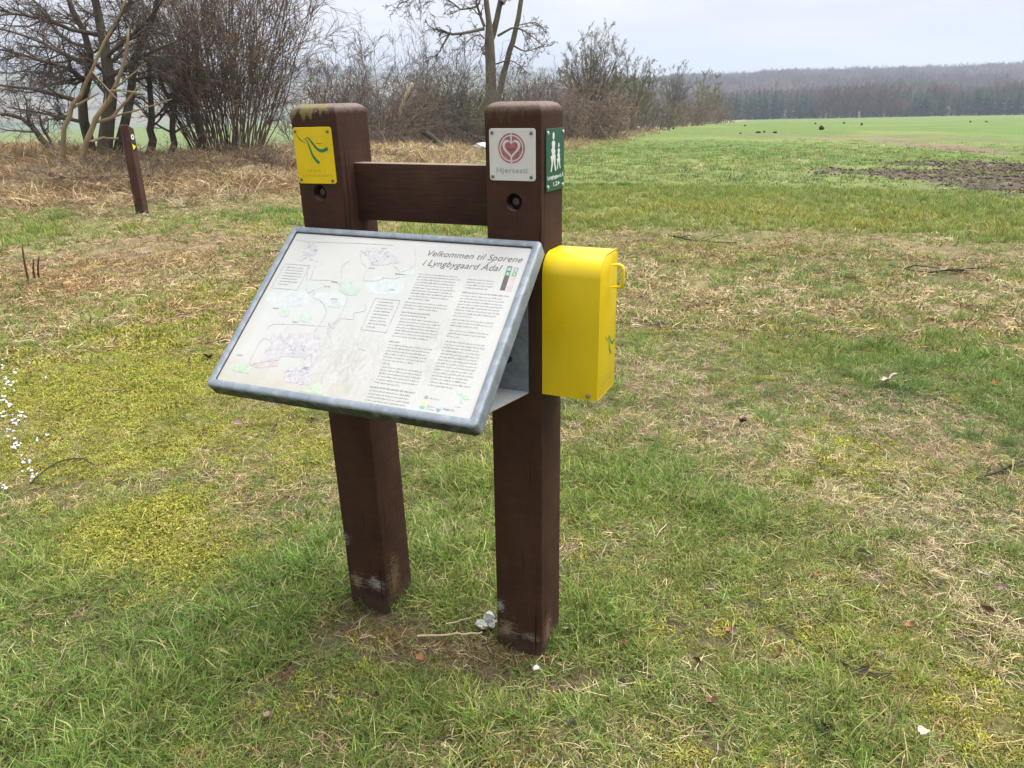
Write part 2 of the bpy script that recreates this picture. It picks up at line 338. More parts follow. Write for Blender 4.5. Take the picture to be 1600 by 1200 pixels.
# ------------------------------------------------------------------ the stand: two posts and a crossbar
def rotm(psi, ax=0, ay=0): return Matrix.Rotation(psi, 4, 'Z') @ Matrix.Rotation(ax, 4, 'X') @ Matrix.Rotation(ay, 4, 'Y')
PSI = -.4242
M_L = T(-.5539, 2.1879, .0073) @ rotm(PSI, .0128, -.0222)
M_R = T(-.0524, 1.9565, 0) @ rotm(PSI, .0003, -.007)
M_B = T(-.7711, 1.7942, .9429) @ rotm(PSI + .033) @ rotm(0, -.8854)
PW, PD = .15, .1493
def wood_mat(name, lichen=0, scuffs=(), dark=1.):
    g = NG(name); c = g.coord('Object')
    grain = g.noise(c, 26, 6, .7, (7, 7, .45), .4); fine = g.noise(c, 160, 4, .6, (4, 4, .3)); big = g.noise(c, 6, 4, .6)
    k = g.ramp(big, [(.3, (.039*dark, .0168*dark, .0103*dark)), (.7, (.061*dark, .0262*dark, .0162*dark))])
    k = g.mix(1, k, g.ramp(grain, [(.32, .70), (.62, 1.18)]), 'MULTIPLY'); k = g.mix(1, k, g.ramp(g.noise(c, 18, 5, .7, (.6, .6, 3.5)), [(.3, .8), (.7, 1.2)]), 'MULTIPLY')
    # greyish sheen painted into the colour of the upward faces and rounded top
    geo = g.n('ShaderNodeNewGeometry'); sx = g.n('ShaderNodeSeparateXYZ'); g.l(geo.outputs['Normal'], sx.inputs[0])
    so = g.n('ShaderNodeSeparateXYZ'); g.l(c, so.inputs[0])
    up = g.ramp(g.math('ADD', sx.outputs['Z'], g.math('MULTIPLY', g.math('SUBTRACT', grain, .5), 1.0)), [(.2, 0.), (.75, .85)])
    k = g.mix(up, k, (.19, .145, .135))
    # chips down to the ground coat
    chip = g.ramp(g.noise(c, 75, 5, .6, (1, 1, .5)), [(.73, 0.), (.76, .6)])
    k = g.mix(chip, k, (.13, .09, .075))
    if lichen:
        drip = g.noise(c, 42, 3, .5, (1.4, 1.4, .14))
        m = g.ramp(g.math('ADD', g.math('MULTIPLY', g.math('SUBTRACT', so.outputs['Z'], 1.553), 8.), drip), [(.56, 0.), (.63, .85)])
        fr = g.ramp(g.math('SUBTRACT', .075, so.outputs['Y']), [(.02, 0.), (.05, 1.)])
        lx = g.ramp(so.outputs['X'], [(.02, 1.), (.118, 1.), (.13, 0.)])
        k = g.mix(g.math('MULTIPLY', g.math('MULTIPLY', m, fr), g.math('MULTIPLY', lx, lichen)), k, (.21, .175, .065))
    for (sx_, sy_, sz_, rx, ry, rz, colr) in scuffs:
        mpn = g.n('ShaderNodeMapping', vector_type='POINT'); mpn.inputs['Location'].default_value = (-sx_/rx, -sy_/ry, -sz_/rz); mpn.inputs['Scale'].default_value = (1/rx, 1/ry, 1/rz)
        g.l(c, mpn.inputs[0]); ln = g.n('ShaderNodeVectorMath', operation='LENGTH'); g.l(mpn.outputs[0], ln.inputs[0])
        w = g.math('ADD', g.math('SUBTRACT', .85, ln.outputs['Value']), g.math('MULTIPLY', g.math('SUBTRACT', g.noise(c, 55, 7, .85, (.8, .8, 3.2), .8), .5), 6.0))
        k = g.mix(g.ramp(w, [(.25, 0.), (.6, .9)]), k, colr)
    cr = g.ramp(g.noise(c, 9, 2, .4, (9, 9, .22), .2), [(.275, 1.), (.31, 0.)])
    k = g.mix(cr, k, (.012, .007, .006))
    mud_ = g.ramp(g.math('ADD', g.math('MULTIPLY', so.outputs['Z'], -5.), g.noise(c, 24, 5, .7)), [(.18, 0.), (.55, .8)]); k = g.mix(mud_, k, (.075, .052, .034))
    h = g.math('ADD', g.math('MULTIPLY', grain, .7), g.math('MULTIPLY', cr, -1.5))
    g.bsdf(k, g.ramp(grain, [(.3, .62), (.7, .85)]), 0, .22, g.bump(g.math('ADD', h, g.math('MULTIPLY', fine, .3)), .8, .004)); return g.m
WHT = (.34, .31, .27); TAN = (.24, .19, .12)
mat_postL = wood_mat('brown_painted_wood_mossy', .95, [(.0, 0, .245, .035, .03, .03, WHT), (.03, 0, .09, .045, .03, .04, TAN), (.11, 0, .095, .05, .03, .035, WHT), (.15, .05, .1, .03, .05, .12, (.16, .11, .05))])
mat_postR = wood_mat('brown_painted_wood_scuffed', .12, [(.012, 0, .155, .026, .03, .032, WHT), (.03, 0, .075, .05, .03, .05, TAN), (.11, 0, .07, .05, .02, .02, (.2, .17, .14)), (.15, .05, .06, .03, .05, .1, (.2, .12, .08))])
mat_wood = wood_mat('brown_painted_wood', 0)
mat_dark = plain('blackened_bolt_steel', (.02, .019, .018), .6, .3, .4)
mat_screw = plain('weathered_screw_steel', (.22, .21, .20), .42, .9, .5)

def post_mesh(h, hole):
    bm = bmesh.new()
    bmesh.ops.create_cube(bm, size=1, matrix=T(PW/2, PD/2, (h-.35)/2) @ Matrix.Diagonal((PW, PD, h+.35, 1)))
    top = [e for e in bm.edges if all(v.co.z > h-.01 for v in e.verts)]
    bmesh.ops.bevel(bm, geom=top, offset=.032, segments=5, affect='EDGES', profile=.55)
    ver = [e for e in bm.edges if abs(e.verts[0].co.z-e.verts[1].co.z) > .5]
    bmesh.ops.bevel(bm, geom=ver, offset=.005, segments=2, affect='EDGES', profile=.5)
    me = bm_mesh(bm, 'post', 35)
    a = bpy.data.objects.new('tmp_post', me); COL.objects.link(a)
    cu = bpy.data.objects.new('tmp_cut', cyl_me('cut', .0215, .07, 28)); COL.objects.link(cu)
    cu.matrix_world = T(hole[0], 0, hole[1]) @ Matrix.Rotation(math.pi/2, 4, 'X')
    md = a.modifiers.new('b', 'BOOLEAN'); md.object = cu; md.operation = 'DIFFERENCE'; md.solver = 'EXACT'
    dg = bpy.context.evaluated_depsgraph_get(); m2 = bpy.data.meshes.new_from_object(a.evaluated_get(dg))
    bpy.data.objects.remove(a); bpy.data.objects.remove(cu)
    for p in m2.polygons: p.use_smooth = True
    m2.set_sharp_from_angle(angle=math.radians(35)); return m2
stand = empty('wooden_stand', T(-.28, 2.1, 0))
tag(stand, 'dark brown painted timber stand of two square posts joined by a crossbar', 'sign stand')
pL = obj('post', post_mesh(1.5915, (.070, 1.3625)), mat_postL, stand, M_L); tag(pL, 'farther post with yellow-green lichen streaks on its rounded top')
pR = obj('post', post_mesh(1.6021, (.0772, 1.3678)), mat_postR, stand, M_R); tag(pR, 'nearer post with pale scuffs on its foot')
for p, M, hx, hh in ((pL, M_L, .070, 1.3625), (pR, M_R, .0772, 1.3678)):
    Mh = M @ T(hx, .030, hh) @ Matrix.Rotation(math.pi/2, 4, 'X')
    obj('washer', cyl_me('washer', .0195, .003, 24, .0008), mat_dark, p, Mh @ T(0, 0, .002))
    obj('bolt', cyl_me('bolt', .0105, .016, 6, .0015), plain('rusty_bolt', (.085, .052, .042), .6, .4), p, Mh @ T(0, 0, .011))
a0 = M_L @ Vector((.146, .0585, 1.360)); a1 = M_R @ Vector((.004, .0585, 1.3725))
ax = (a1-a0); ln_ = ax.length; ax.normalize(); zz = Vector((0, 0, 1)); yy = zz.cross(ax).normalized(); zz = ax.cross(yy)
M_C = Matrix(((ax.x, yy.x, zz.x, a0.x), (ax.y, yy.y, zz.y, a0.y), (ax.z, yy.z, zz.z, a0.z), (0, 0, 0, 1)))
g = NG('crossbar_brown_wood'); c = g.coord(); gr = g.noise(c, 26, 6, .7, (.5, 6, 6), .4)
k = g.mix(1, g.ramp(g.noise(c, 7, 4), [(.3, (.035, .0148, .0090)), (.7, (.055, .0232, .0144))]), g.ramp(gr, [(.3, .65), (.65, 1.2)]), 'MULTIPLY')
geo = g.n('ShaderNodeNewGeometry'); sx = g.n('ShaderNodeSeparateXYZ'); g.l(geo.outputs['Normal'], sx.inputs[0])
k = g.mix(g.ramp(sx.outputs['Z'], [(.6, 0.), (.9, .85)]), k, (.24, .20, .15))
so = g.n('ShaderNodeSeparateXYZ'); g.l(c, so.inputs[0])
alg = g.ramp(g.math('ADD', g.noise(c, 14, 4), g.math('MULTIPLY', so.outputs['X'], .35)), [(.66, 0.), (.85, .5)])
k = g.mix(alg, k, (.045, .045, .014))
g.bsdf(k, .72, 0, .22, g.bump(gr, .7, .003))
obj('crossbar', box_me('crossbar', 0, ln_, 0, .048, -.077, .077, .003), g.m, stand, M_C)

# ------------------------------------------------------------------ lettering and flat print
def text_me(body, size, shear=0, align='LEFT', spacing=1., offset=0.):
    cu = bpy.data.curves.new('t', 'FONT'); cu.body = body; cu.size = size; cu.shear = shear; cu.align_x = align; cu.space_character = spacing; cu.offset = offset; cu.resolution_u = 3
    o = bpy.data.objects.new('tmp_text', cu); COL.objects.link(o)
    dg = bpy.context.evaluated_depsgraph_get(); me = bpy.data.meshes.new_from_object(o.evaluated_get(dg)); bpy.data.objects.remove(o); return me
def fit_text(me, x0, x1, z0, h=None):
    "scale a text mesh (in XY) to span x0..x1 with its baseline at z0, laid on the XZ plane facing -Y"
    n = len(me.vertices); co = np.zeros(n*3, np.float32); me.vertices.foreach_get('co', co); co = co.reshape(-1, 3)
    s = (x1-x0)/(co[:, 0].max()-co[:, 0].min()); v = s if h is None else h/max(co[:, 1].max(), 1e-6)
    o = np.stack([x0 + (co[:, 0]-co[:, 0].min())*s, np.zeros(n), z0 + co[:, 1]*v], -1).astype(np.float32)
    me.vertices.foreach_set('co', o.ravel()); me.update(); return me
def ribbon(pts, wid, n=20, y=0., closed=False):
    "smooth strip through pts (x,z) with widths, facing -Y"
    P = np.array(pts, float); w = np.array(wid, float)
    if len(P) > 2 and n:
        t = np.linspace(0, len(P)-1, n); i = np.clip(t.astype(int), 0, len(P)-2); f = (t-i)[:, None]
        p0 = P[np.maximum(i-1, 0)]; p1 = P[i]; p2 = P[i+1]; p3 = P[np.minimum(i+2, len(P)-1)]
        Q = .5*(2*p1 + (p2-p0)*f + (2*p0-5*p1+4*p2-p3)*f**2 + (3*p1-p0-3*p2+p3)*f**3)
        ww = np.interp(t, np.arange(len(P)), w)
    else: Q, ww = P, w
    tg = norm(np.gradient(Q, axis=0)); nn = np.stack([-tg[:, 1], tg[:, 0]], -1)
    A = Q + nn*ww[:, None]/2; B = Q - nn*ww[:, None]/2
    V = np.concatenate([np.insert(A, 1, y, axis=1), np.insert(B, 1, y, axis=1)]); m = len(Q)
    i = np.arange(m-1); return V, np.stack([i, i+m, i+m+1, i+1], -1)
def poly(pts, y=0.):
    V = np.array([(a, y, b) for a, b in pts], float); return V, np.arange(len(V))[None]
def rrect(x0, x1, z0, z1, r, n=5):
    out = []
    for cx, cz, a0 in ((x1-r, z1-r, 0), (x0+r, z1-r, 90), (x0+r, z0+r, 180), (x1-r, z0+r, 270)):
        for k in range(n+1):
            a = math.radians(a0 + 90*k/n); out.append((cx + r*math.cos(a), cz + r*math.sin(a)))
    return out
def print_mat(name, col, rough=.45, var=.12):
    return plain('print_' + name, col, rough, 0, .35, var, 90)
def plate_me(x0, x1, z0, z1, r, th):
    o = rrect(x0, x1, z0, z1, r); n = len(o); e = .0006
    oi = rrect(x0+e, x1-e, z0+e, z1-e, r-e)
    V = [(a, 0, b) for a, b in o] + [(a, -th+e, b) for a, b in o] + [(a, -th, b) for a, b in oi]
    bm = bmesh.new(); vv = [bm.verts.new(v) for v in V]
    for k in range(n):
        j = (k+1) % n
        for b in (0, n): bm.faces.new((vv[b+k], vv[b+j], vv[b+n+j], vv[b+n+k]))
    bm.faces.new(vv[2*n:]); bm.faces.new(vv[:n][::-1])
    return bm_mesh(bm, 'plate', 30)
def screw_at(parent, M, x, z, y, r=.0042):
    o = obj('screw', cyl_me('screw', r, .003, 14, .001), mat_screw, parent, M @ T(x, y-.001, z) @ Matrix.Rotation(math.pi/2, 4, 'X'))
    V, F = poly([(-r*.55, -.0005), (r*.55, -.0005), (r*.55, .0005), (-r*.55, .0005)])
LOGO = [([(.0173, 1.516), (.0225, 1.5085), (.0287, 1.5022), (.0456, 1.4929)], [.0012, .0026, .0030, .0014]),
        ([(.0400, 1.5046), (.0495, 1.5007), (.0564, 1.4833), (.0629, 1.4633), (.0741, 1.4478), (.0837, 1.4415)], [.0010, .0032, .0048, .0062, .0078, .0084]),
        ([(.0480, 1.5077), (.0566, 1.5056), (.0675, 1.4931), (.0812, 1.4782), (.0964, 1.4731), (.1162, 1.4792)], [.0010, .0040, .0058, .0072, .0086, .0092]),
        ([(.0769, 1.4921), (.0875, 1.4921), (.0985, 1.4919)], [.0008, .0018, .0016])]
def logo_parts(parent, M, mat, ox, oz, s, y, wide=1., name='logo_stroke'):
    for pts, w in LOGO:
        V, F = ribbon([(ox + (a-.0693)*s, oz + (b-1.46)*s) for a, b in pts], [q*s*wide for q in w], 22, y)
        obj(name, mesh_np(name, V, F), mat, parent, M)
GREEN = print_mat('trail_green', (.012, .19, .075)); OCHRE = print_mat('faded_ochre', (.40, .27, .005))
mat_yel = plain('yellow_sign_enamel', (.74, .53, .004), .32, 0, .45, .05, 20)

# yellow trail sign on the farther post
sy = obj('trail_sign', plate_me(.0055, .1325, 1.387, 1.534, .008, .0025), mat_yel, None, M_L @ T(0, -.0012, 0))
tag(sy, 'yellow enamel plate with green flowing-ribbon logo screwed to the farther post', 'sign')
for x, z in ((.0127, 1.5235), (.1195, 1.522), (.0145, 1.397), (.1190, 1.395)): screw_at(sy, M_L, x+.0015, z, -.0042)
logo_parts(sy, M_L, GREEN, .0693, 1.46, 1., -.0041)
for body, x0, x1, z in (('SPOR I', .040, .099, 1.4185), ('LANDSKABET', .024, .120, 1.4055)):
    obj('lettering', fit_text(text_me(body, .01, 0, 'LEFT', 1.5), x0, x1, z, .0052), OCHRE, sy, M_L @ T(0, -.0041, 0))

# white heart-path sign on the nearer post
mat_whitesign = plain('white_sign_enamel', (.62, .62, .60), .35, 0, .4, .04, 25)
ROSE = print_mat('faded_rose', (.36, .125, .15), .5, .35); GREYB = print_mat('faded_grey_blue', (.30, .345, .40)); OFFW = print_mat('off_white', (.62, .62, .60), .4, .03)
sw = obj('heart_path_sign', plate_me(.0142, .1364, 1.4195, 1.5415, .007, .0025), mat_whitesign, None, M_R @ T(0, -.0012, 0))
tag(sw, 'white square plate with rose heart-in-circle emblem on the nearer post', 'sign')
for x, z in ((.0225, 1.5315), (.1257, 1.5304), (.0224, 1.4282), (.1253, 1.4285)): screw_at(sw, M_R, x, z, -.0042)
hc = (.0737, 1.4957); HR = .0352
def disc(r0, r1, y, n=48):
    a = np.linspace(0, 2*math.pi, n, endpoint=False)
    Vo = np.stack([hc[0]+r1*np.cos(a), np.full(n, y), hc[1]+r1*np.sin(a)], -1)
    if r0 <= 0: return Vo, np.arange(n)[None]
    Vi = np.stack([hc[0]+r0*np.cos(a), np.full(n, y), hc[1]+r0*np.sin(a)], -1)
    i = np.arange(n); j = np.roll(i, -1); return np.concatenate([Vo, Vi]), np.stack([i, j, j+n, i+n], -1)
def heart(s, dz, y, n=60):
    t = np.linspace(0, 2*math.pi, n, endpoint=False)
    X = 16*np.sin(t)**3; Z = 13*np.cos(t)-5*np.cos(2*t)-2*np.cos(3*t)-np.cos(4*t)
    return np.stack([hc[0]+X*s/16, np.full(n, y), hc[1]+dz+Z*s/16*1.06], -1), np.arange(n)[None]
obj('emblem_ring', mesh_np('ring', *disc(HR*.90, HR, -.0041)), ROSE, sw, M_R)
obj('emblem_disc', mesh_np('disc', *disc(0, HR*.80, -.0041)), ROSE, sw, M_R)
obj('heart_outline', mesh_np('heart', *heart(.0238, .0005, -.0044)), OFFW, sw, M_R)
obj('heart', mesh_np('heart', *heart(.0172, .0012, -.0047)), ROSE, sw, M_R)
for z0, z1 in ((.0105, .0345), (-.0345, -.020)):
    obj('emblem_bar', mesh_np('bar', *poly([(hc[0]-.0021, hc[1]+z0), (hc[0]+.0021, hc[1]+z0), (hc[0]+.0021, hc[1]+z1), (hc[0]-.0021, hc[1]+z1)], -.0049)), OFFW, sw, M_R)
obj('lettering', fit_text(text_me('Hjertesti', .015, 0, 'LEFT', 1.08, .0002), .0331, .1154, 1.4385, .0118), GREYB, sw, M_R @ T(0, -.0041, 0))

# green walking-route sign on the side of the nearer post
M_S = M_R @ T(PW, 0, 0) @ Matrix.Rotation(math.pi/2, 4, 'Z')          # x -> post depth, -y -> outwards
mat_grn = plain('dark_green_sign_enamel', (.008, .075, .045), .35, 0, .45, .08, 25); WPR = print_mat('white', (.66, .68, .66), .4, .05)
sg = obj('walking_route_sign', plate_me(.0235, .1455, 1.3905, 1.539, .007, .0025), mat_grn, None, M_S @ T(0, -.0012, 0))
tag(sg, 'dark green plate with two white walking figures on the right side of the post', 'sign')
for x, z in ((.033, 1.529), (.136, 1.529), (.033, 1.402), (.136, 1.400)):
    o = obj('screw', cyl_me('screw', .0046, .003, 14, .001), plain('bright_screw', (.55, .56, .55), .4, .5), sg, M_S @ T(x, -.0052, z) @ Matrix.Rotation(math.pi/2, 4, 'X'))
def figure(cx, z0, h):
    s = h
    a = np.linspace(0, 2*math.pi, 20, endpoint=False)
    bits = [(np.stack([cx + s*.075*np.cos(a), np.full(20, -.0041), z0 + s*(.90 + .095*np.sin(a))], -1), np.arange(20)[None])]
    body = [(-.07, .78), (.07, .78), (.13, .72), (.17, .55), (.20, .40), (.15, .38), (.115, .52), (.085, .60), (.09, .42), (.14, .20), (.21, .02), (.13, 0), (.05, .18), (0, .33), (-.05, .18), (-.13, 0), (-.21, .01), (-.13, .22), (-.09, .42), (-.085, .60), (-.13, .50), (-.19, .36), (-.23, .39), (-.17, .56), (-.13, .72)]
    bits.append((np.array([(cx + s*u, -.0041, z0 + s*v) for u, v in body]), np.arange(len(body))[None]))
    return bits
for nm, cx, z0, h in (('adult_figure', .070, 1.437, .094), ('child_figure', .1065, 1.4405, .064)):
    V0, F0 = figure(cx, z0, h)[1]; bm = bmesh.new(); bmesh.ops.contextual_create(bm, geom=[bm.verts.new(v) for v in V0]); bmesh.ops.triangulate(bm, faces=bm.faces[:])
    Vh, Fh = figure(cx, z0, h)[0]; bm.faces.new([bm.verts.new(v) for v in Vh])
    obj(nm, bm_mesh(bm, nm), WPR, sg, M_S)
obj('lettering', fit_text(text_me('Lyngbygaard Å', .01, 0, 'LEFT', 1, .0003), .031, .1415, 1.4205, .0115), WPR, sg, M_S @ T(0, -.0041, 0))
obj('lettering', fit_text(text_me('1,2', .01, 0, 'LEFT', 1, .0002), .070, .097, 1.402, .0098), WPR, sg, M_S @ T(0, -.0041, 0))
obj('arrow', mesh_np('arrow', *poly([(.101, 1.401), (.115, 1.4065), (.101, 1.412)], -.0041)), WPR, sg, M_S)

# ------------------------------------------------------------------ information board
BW, BH = .7489, .5316
def galv(name, dirt=0.):
    g = NG(name); c = g.coord()
    v = g.n('ShaderNodeTexVoronoi'); v.inputs['Scale'].default_value = 55; g.l(c, v.inputs['Vector'])
    sp = g.n('ShaderNodeSeparateColor'); g.l(v.outputs['Color'], sp.inputs[0])
    n = g.noise(c, 22, 5, .7); k = g.ramp(g.math('ADD', g.math('MULTIPLY', sp.outputs[0], .35), g.math('MULTIPLY', n, .75)), [(.25, (.165, .195, .225)), (.55, (.215, .25, .285)), (.85, (.29, .325, .36))])
    st = g.ramp(g.noise(c, 34, 6, .7, (1, 1, .4)), [(.68, 0.), (.76, .8)]); k = g.mix(st, k, (.07, .075, .07))
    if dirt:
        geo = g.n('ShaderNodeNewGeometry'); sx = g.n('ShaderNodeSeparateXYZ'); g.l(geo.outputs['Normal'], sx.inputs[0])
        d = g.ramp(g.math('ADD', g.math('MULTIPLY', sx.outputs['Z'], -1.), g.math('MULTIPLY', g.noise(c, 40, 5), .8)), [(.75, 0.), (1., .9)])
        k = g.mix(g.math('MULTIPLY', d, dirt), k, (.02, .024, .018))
    g.bsdf(k, g.ramp(n, [(.3, .42), (.7, .62)]), .25, .4, g.bump(n, .15, .001)); return g.m
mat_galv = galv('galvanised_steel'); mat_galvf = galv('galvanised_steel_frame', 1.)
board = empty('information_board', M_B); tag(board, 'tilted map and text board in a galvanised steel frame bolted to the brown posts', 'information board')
prof = [(.0, .040), (.0, .007), (.0008, .003), (.003, .0008), (.007, 0), (.0185, 0), (.0203, .0016), (.0205, .0095)]
bm = bmesh.new(); loops = []
for ins, dep in prof:
    loops.append([bm.verts.new((a, dep, b)) for a, b in rrect(ins, BW-ins, ins, BH-ins, max(.013-ins, .004), 5)])
for A, B in zip(loops[:-1], loops[1:]):
    for k in range(len(A)):
        j = (k+1) % len(A); bm.faces.new((A[k], A[j], B[j], B[k]))
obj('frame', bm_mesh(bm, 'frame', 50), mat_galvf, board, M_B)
obj('back_plate', mesh_np('back', *poly(rrect(.0008, BW-.0008, .0008, BH-.0008, .012), .0396)), mat_galv, board, M_B)
g = NG('faded_map_panel'); c = g.coord()
k = g.ramp(g.noise(c, 5, 5, .6), [(.3, (.425, .43, .41)), (.5, (.455, .46, .445)), (.7, (.48, .48, .47))])
so = g.n('ShaderNodeSeparateXYZ'); g.l(c, so.inputs[0])
# greenish and yellowish algae film towards the lower edge and corner, grey scouring in the lower middle
def blob(cx, cz, rx, rz):
    mpn = g.n('ShaderNodeMapping'); mpn.inputs['Location'].default_value = (-cx/rx, 0, -cz/rz); mpn.inputs['Scale'].default_value = (1/rx, 0, 1/rz)
    g.l(c, mpn.inputs[0]); ln = g.n('ShaderNodeVectorMath', operation='LENGTH'); g.l(mpn.outputs[0], ln.inputs[0])
    return g.math('MAXIMUM', g.math('SUBTRACT', 1., ln.outputs['Value']), 0.)
scr = g.noise(c, 34, 7, .8, (1.5, 1, .8), 1.4); scr2 = g.noise(c, 16, 5, .7)
w = g.math('MULTIPLY', g.math('ADD', blob(.36, .11, .16, .15), g.math('MULTIPLY', blob(.60, .17, .14, .15), .7)), g.ramp(scr, [(.42, 0.), (.62, 1.)]))
k = g.mix(g.ramp(w, [(0., 0.), (.6, .5)]), k, (.30, .275, .235))
w2 = g.math('MULTIPLY', g.math('ADD', blob(.20, .02, .42, .10), g.math('MULTIPLY', blob(.02, .2, .05, .4), .6)), g.ramp(scr2, [(.3, .3), (.7, 1.)]))
k = g.mix(g.ramp(w2, [(.1, 0.), (.8, .6)]), k, (.38, .335, .235))
bl = g.math('MULTIPLY', blob(.2, .28, .3, .16), g.ramp(g.noise(c, 9, 4), [(.35, 0.), (.7, 1.)])); k = g.mix(g.ramp(bl, [(0., 0.), (.7, .4)]), k, (.42, .485, .485))
spk = g.ramp(g.noise(c, 150, 3, .5), [(.74, 0.), (.78, .5)]); k = g.mix(spk, k, (.25, .24, .2))
g.bsdf(k, g.ramp(scr2, [(.3, .30), (.7, .5)]), 0, .45)
panel = obj('panel', mesh_np('panel', *poly(rrect(.0195, BW-.0195, .0195, BH-.0195, .008), .0058)), g.m, board, M_B)
gasket = prof[-1]
bm = bmesh.new(); o1 = rrect(.0200, BW-.0200, .0200, BH-.0200, .006); o2 = rrect(.0222, BW-.0222, .0222, BH-.0222, .005)
v1 = [bm.verts.new((a, .0030, b)) for a, b in o1]; v2 = [bm.verts.new((a, .0056, b)) for a, b in o2]
for kk in range(len(v1)): bm.faces.new((v1[kk], v1[(kk+1) % len(v1)], v2[(kk+1) % len(v1)], v2[kk]))
obj('gasket', bm_mesh(bm, 'gasket'), plain('black_rubber_gasket', (.03, .03, .032), .7), board, M_B)

INK = print_mat('faded_black', (0.264, 0.269, 0.273), .5); TITLE = print_mat('title_black', (0.100, 0.105, 0.120), .5); TXT = print_mat('faded_text', (0.325, 0.330, 0.333), .5, .35); LILAC = print_mat('faded_lilac', (0.399, 0.383, 0.408), .5, .18)
LILAC2 = print_mat('pale_lilac', (0.446, 0.435, 0.451), .5, .1); MAPG = print_mat('faded_map_green', (0.390, 0.461, 0.399), .5, .1); MAPG2 = print_mat('faded_mint', (0.412, 0.466, 0.429), .5, .1); MAPG3 = print_mat('faded_leaf_green', (0.390, 0.470, 0.369), .5, .15)
WASH = print_mat('faded_aqua', (0.446, 0.483, 0.473), .5, .05); WASHB = print_mat('faded_sky_blue', (0.433, 0.461, 0.482), .5, .08); ROAD = print_mat('faded_road', (0.412, 0.407, 0.398), .5, .25); PINK = print_mat('faded_pink', (0.451, 0.392, 0.390), .5, .1)
MG = print_mat('route_green', (0.147, 0.316, 0.167)); CHAR = print_mat('charcoal', (0.086, 0.091, 0.091)); TEAL = print_mat('route_teal', (0.192, 0.344, 0.291))
def smooth_poly(pts, n=6, jit=0., seed=1):
    P = np.array(pts); m = len(P); out = []; rg = np.random.default_rng(seed)
    for i in range(m):
        p0, p1, p2, p3 = P[i-1], P[i], P[(i+1) % m], P[(i+2) % m]
        for f in np.arange(n)/n:
            out.append(.75*(p1+(p2-p1)*f) + .25*.5*(2*p1+(p2-p0)*f+(2*p0-5*p1+4*p2-p3)*f*f+(3*p1-p0-3*p2+p3)*f**3) + rg.normal(0, jit, 2))
    return [tuple(a) for a in out]
def on_panel(name, VF, mat): return obj(name, mesh_np(name, *VF), mat, panel, M_B)
YL = [.00568, .00556, .00544, .00532, .00520]
for nm, pts, mt in (('map_water_meadow', [(.0319, .3074), (.1515, .3165), (.1765, .278), (.1337, .2608), (.0786, .2547), (.045, .27)], WASH), ('map_water_meadow', [(.3075, .3639), (.36, .385), (.422, .3751), (.431, .3391), (.3382, .3263)], WASH), ('map_water_meadow', [(.1746, .3188), (.2707, .3162), (.28, .2832), (.1892, .2888)], WASH), ('map_water_meadow', [(.38, .40), (.43, .425), (.44, .40), (.40, .385)], WASH)):
    on_panel(nm, poly(smooth_poly(pts, 6, .002, 3), YL[0]), mt)
for pts in ([(.095, .30), (.15, .295), (.155, .27), (.11, .265)], [(.34, .365), (.40, .368), (.405, .345), (.35, .34)]): on_panel('map_lake', poly(smooth_poly(pts, 5, .0012, 4), YL[1]), WASHB)
for i, (pts, mt) in enumerate((([(.2345, .3567), (.267, .3631), (.2808, .3454), (.3085, .342), (.2991, .3176), (.2707, .3162), (.2471, .3294)], MAPG), ([(.1612, .3464), (.1843, .3551), (.19, .335), (.1731, .3219)], MAPG2), ([(.2329, .2966), (.265, .2939), (.2717, .2761), (.237, .2754)], MAPG2), ([(.092, .2468), (.1267, .2538), (.1357, .2331), (.1143, .2275)], MAPG), ([(.1683, .2461), (.1993, .2466), (.2078, .2202), (.1714, .2219)], MAPG), ([(.0467, .073), (.0985, .0737), (.1061, .0509), (.0507, .0542)], MAPG3), ([(.2985, .0433), (.3175, .0612), (.3363, .0255), (.2695, .0255)], MAPG3), ([(.352, .39), (.366, .395), (.368, .38), (.355, .378)], MAPG2))):
    on_panel('map_wood', poly(smooth_poly(pts, 4, .0008, 10+i), YL[2]), mt)
for i, (pts, mt) in enumerate((([(.0773, .4799), (.0942, .4778), (.1196, .4386), (.0819, .4321), (.0765, .4556)], LILAC2), ([(.2822, .4489), (.2754, .4783), (.3363, .4665), (.3867, .435), (.3603, .4295), (.3085, .4152)], LILAC2), ([(.116, .1778), (.2353, .1925), (.2712, .1709), (.2767, .1332), (.2733, .0949), (.255, .085), (.2365, .1182), (.1808, .1139), (.106, .0812), (.1207, .1156)], LILAC2), ([(.2021, .085), (.2733, .0949), (.2914, .0453), (.2157, .0464)], LILAC2))):
    on_panel('map_town', poly(smooth_poly(pts, 5, .0014, 30+i), YL[2]), mt)
on_panel('map_heath', poly(smooth_poly([(.10, .082), (.17, .098), (.178, .085), (.12, .07)], 4, .001, 5), YL[2]), PINK)
rg = np.random.default_rng(5)
def inpoly(p, pts):
    c_ = False; n = len(pts); j = n-1
    for i in range(n):
        if (pts[i][1] > p[1]) != (pts[j][1] > p[1]) and p[0] < (pts[j][0]-pts[i][0])*(p[1]-pts[i][1])/(pts[j][1]-pts[i][1]) + pts[i][0]: c_ = not c_
        j = i
    return c_
def houses(pts, n, extra=()):
    P = np.array(pts); Vs = []; lo, hi = P.min(0), P.max(0); k = 0
    while k < n:
        p = rg.uniform(lo, hi)
        if not inpoly(p, pts): continue
        k += 1; s = rg.uniform(.0007, .0020); a = rg.uniform(-.5, .5); w, h = s, s*rg.uniform(.5, 1.6); c_, s_ = math.cos(a), math.sin(a)
        Vs += [(p[0]+u*w*c_-v*h*s_, YL[3], p[1]+u*w*s_+v*h*c_) for u, v in ((-1, -1), (1, -1), (1, 1), (-1, 1))]
    return np.array(Vs), np.arange(len(Vs)).reshape(-1, 4)
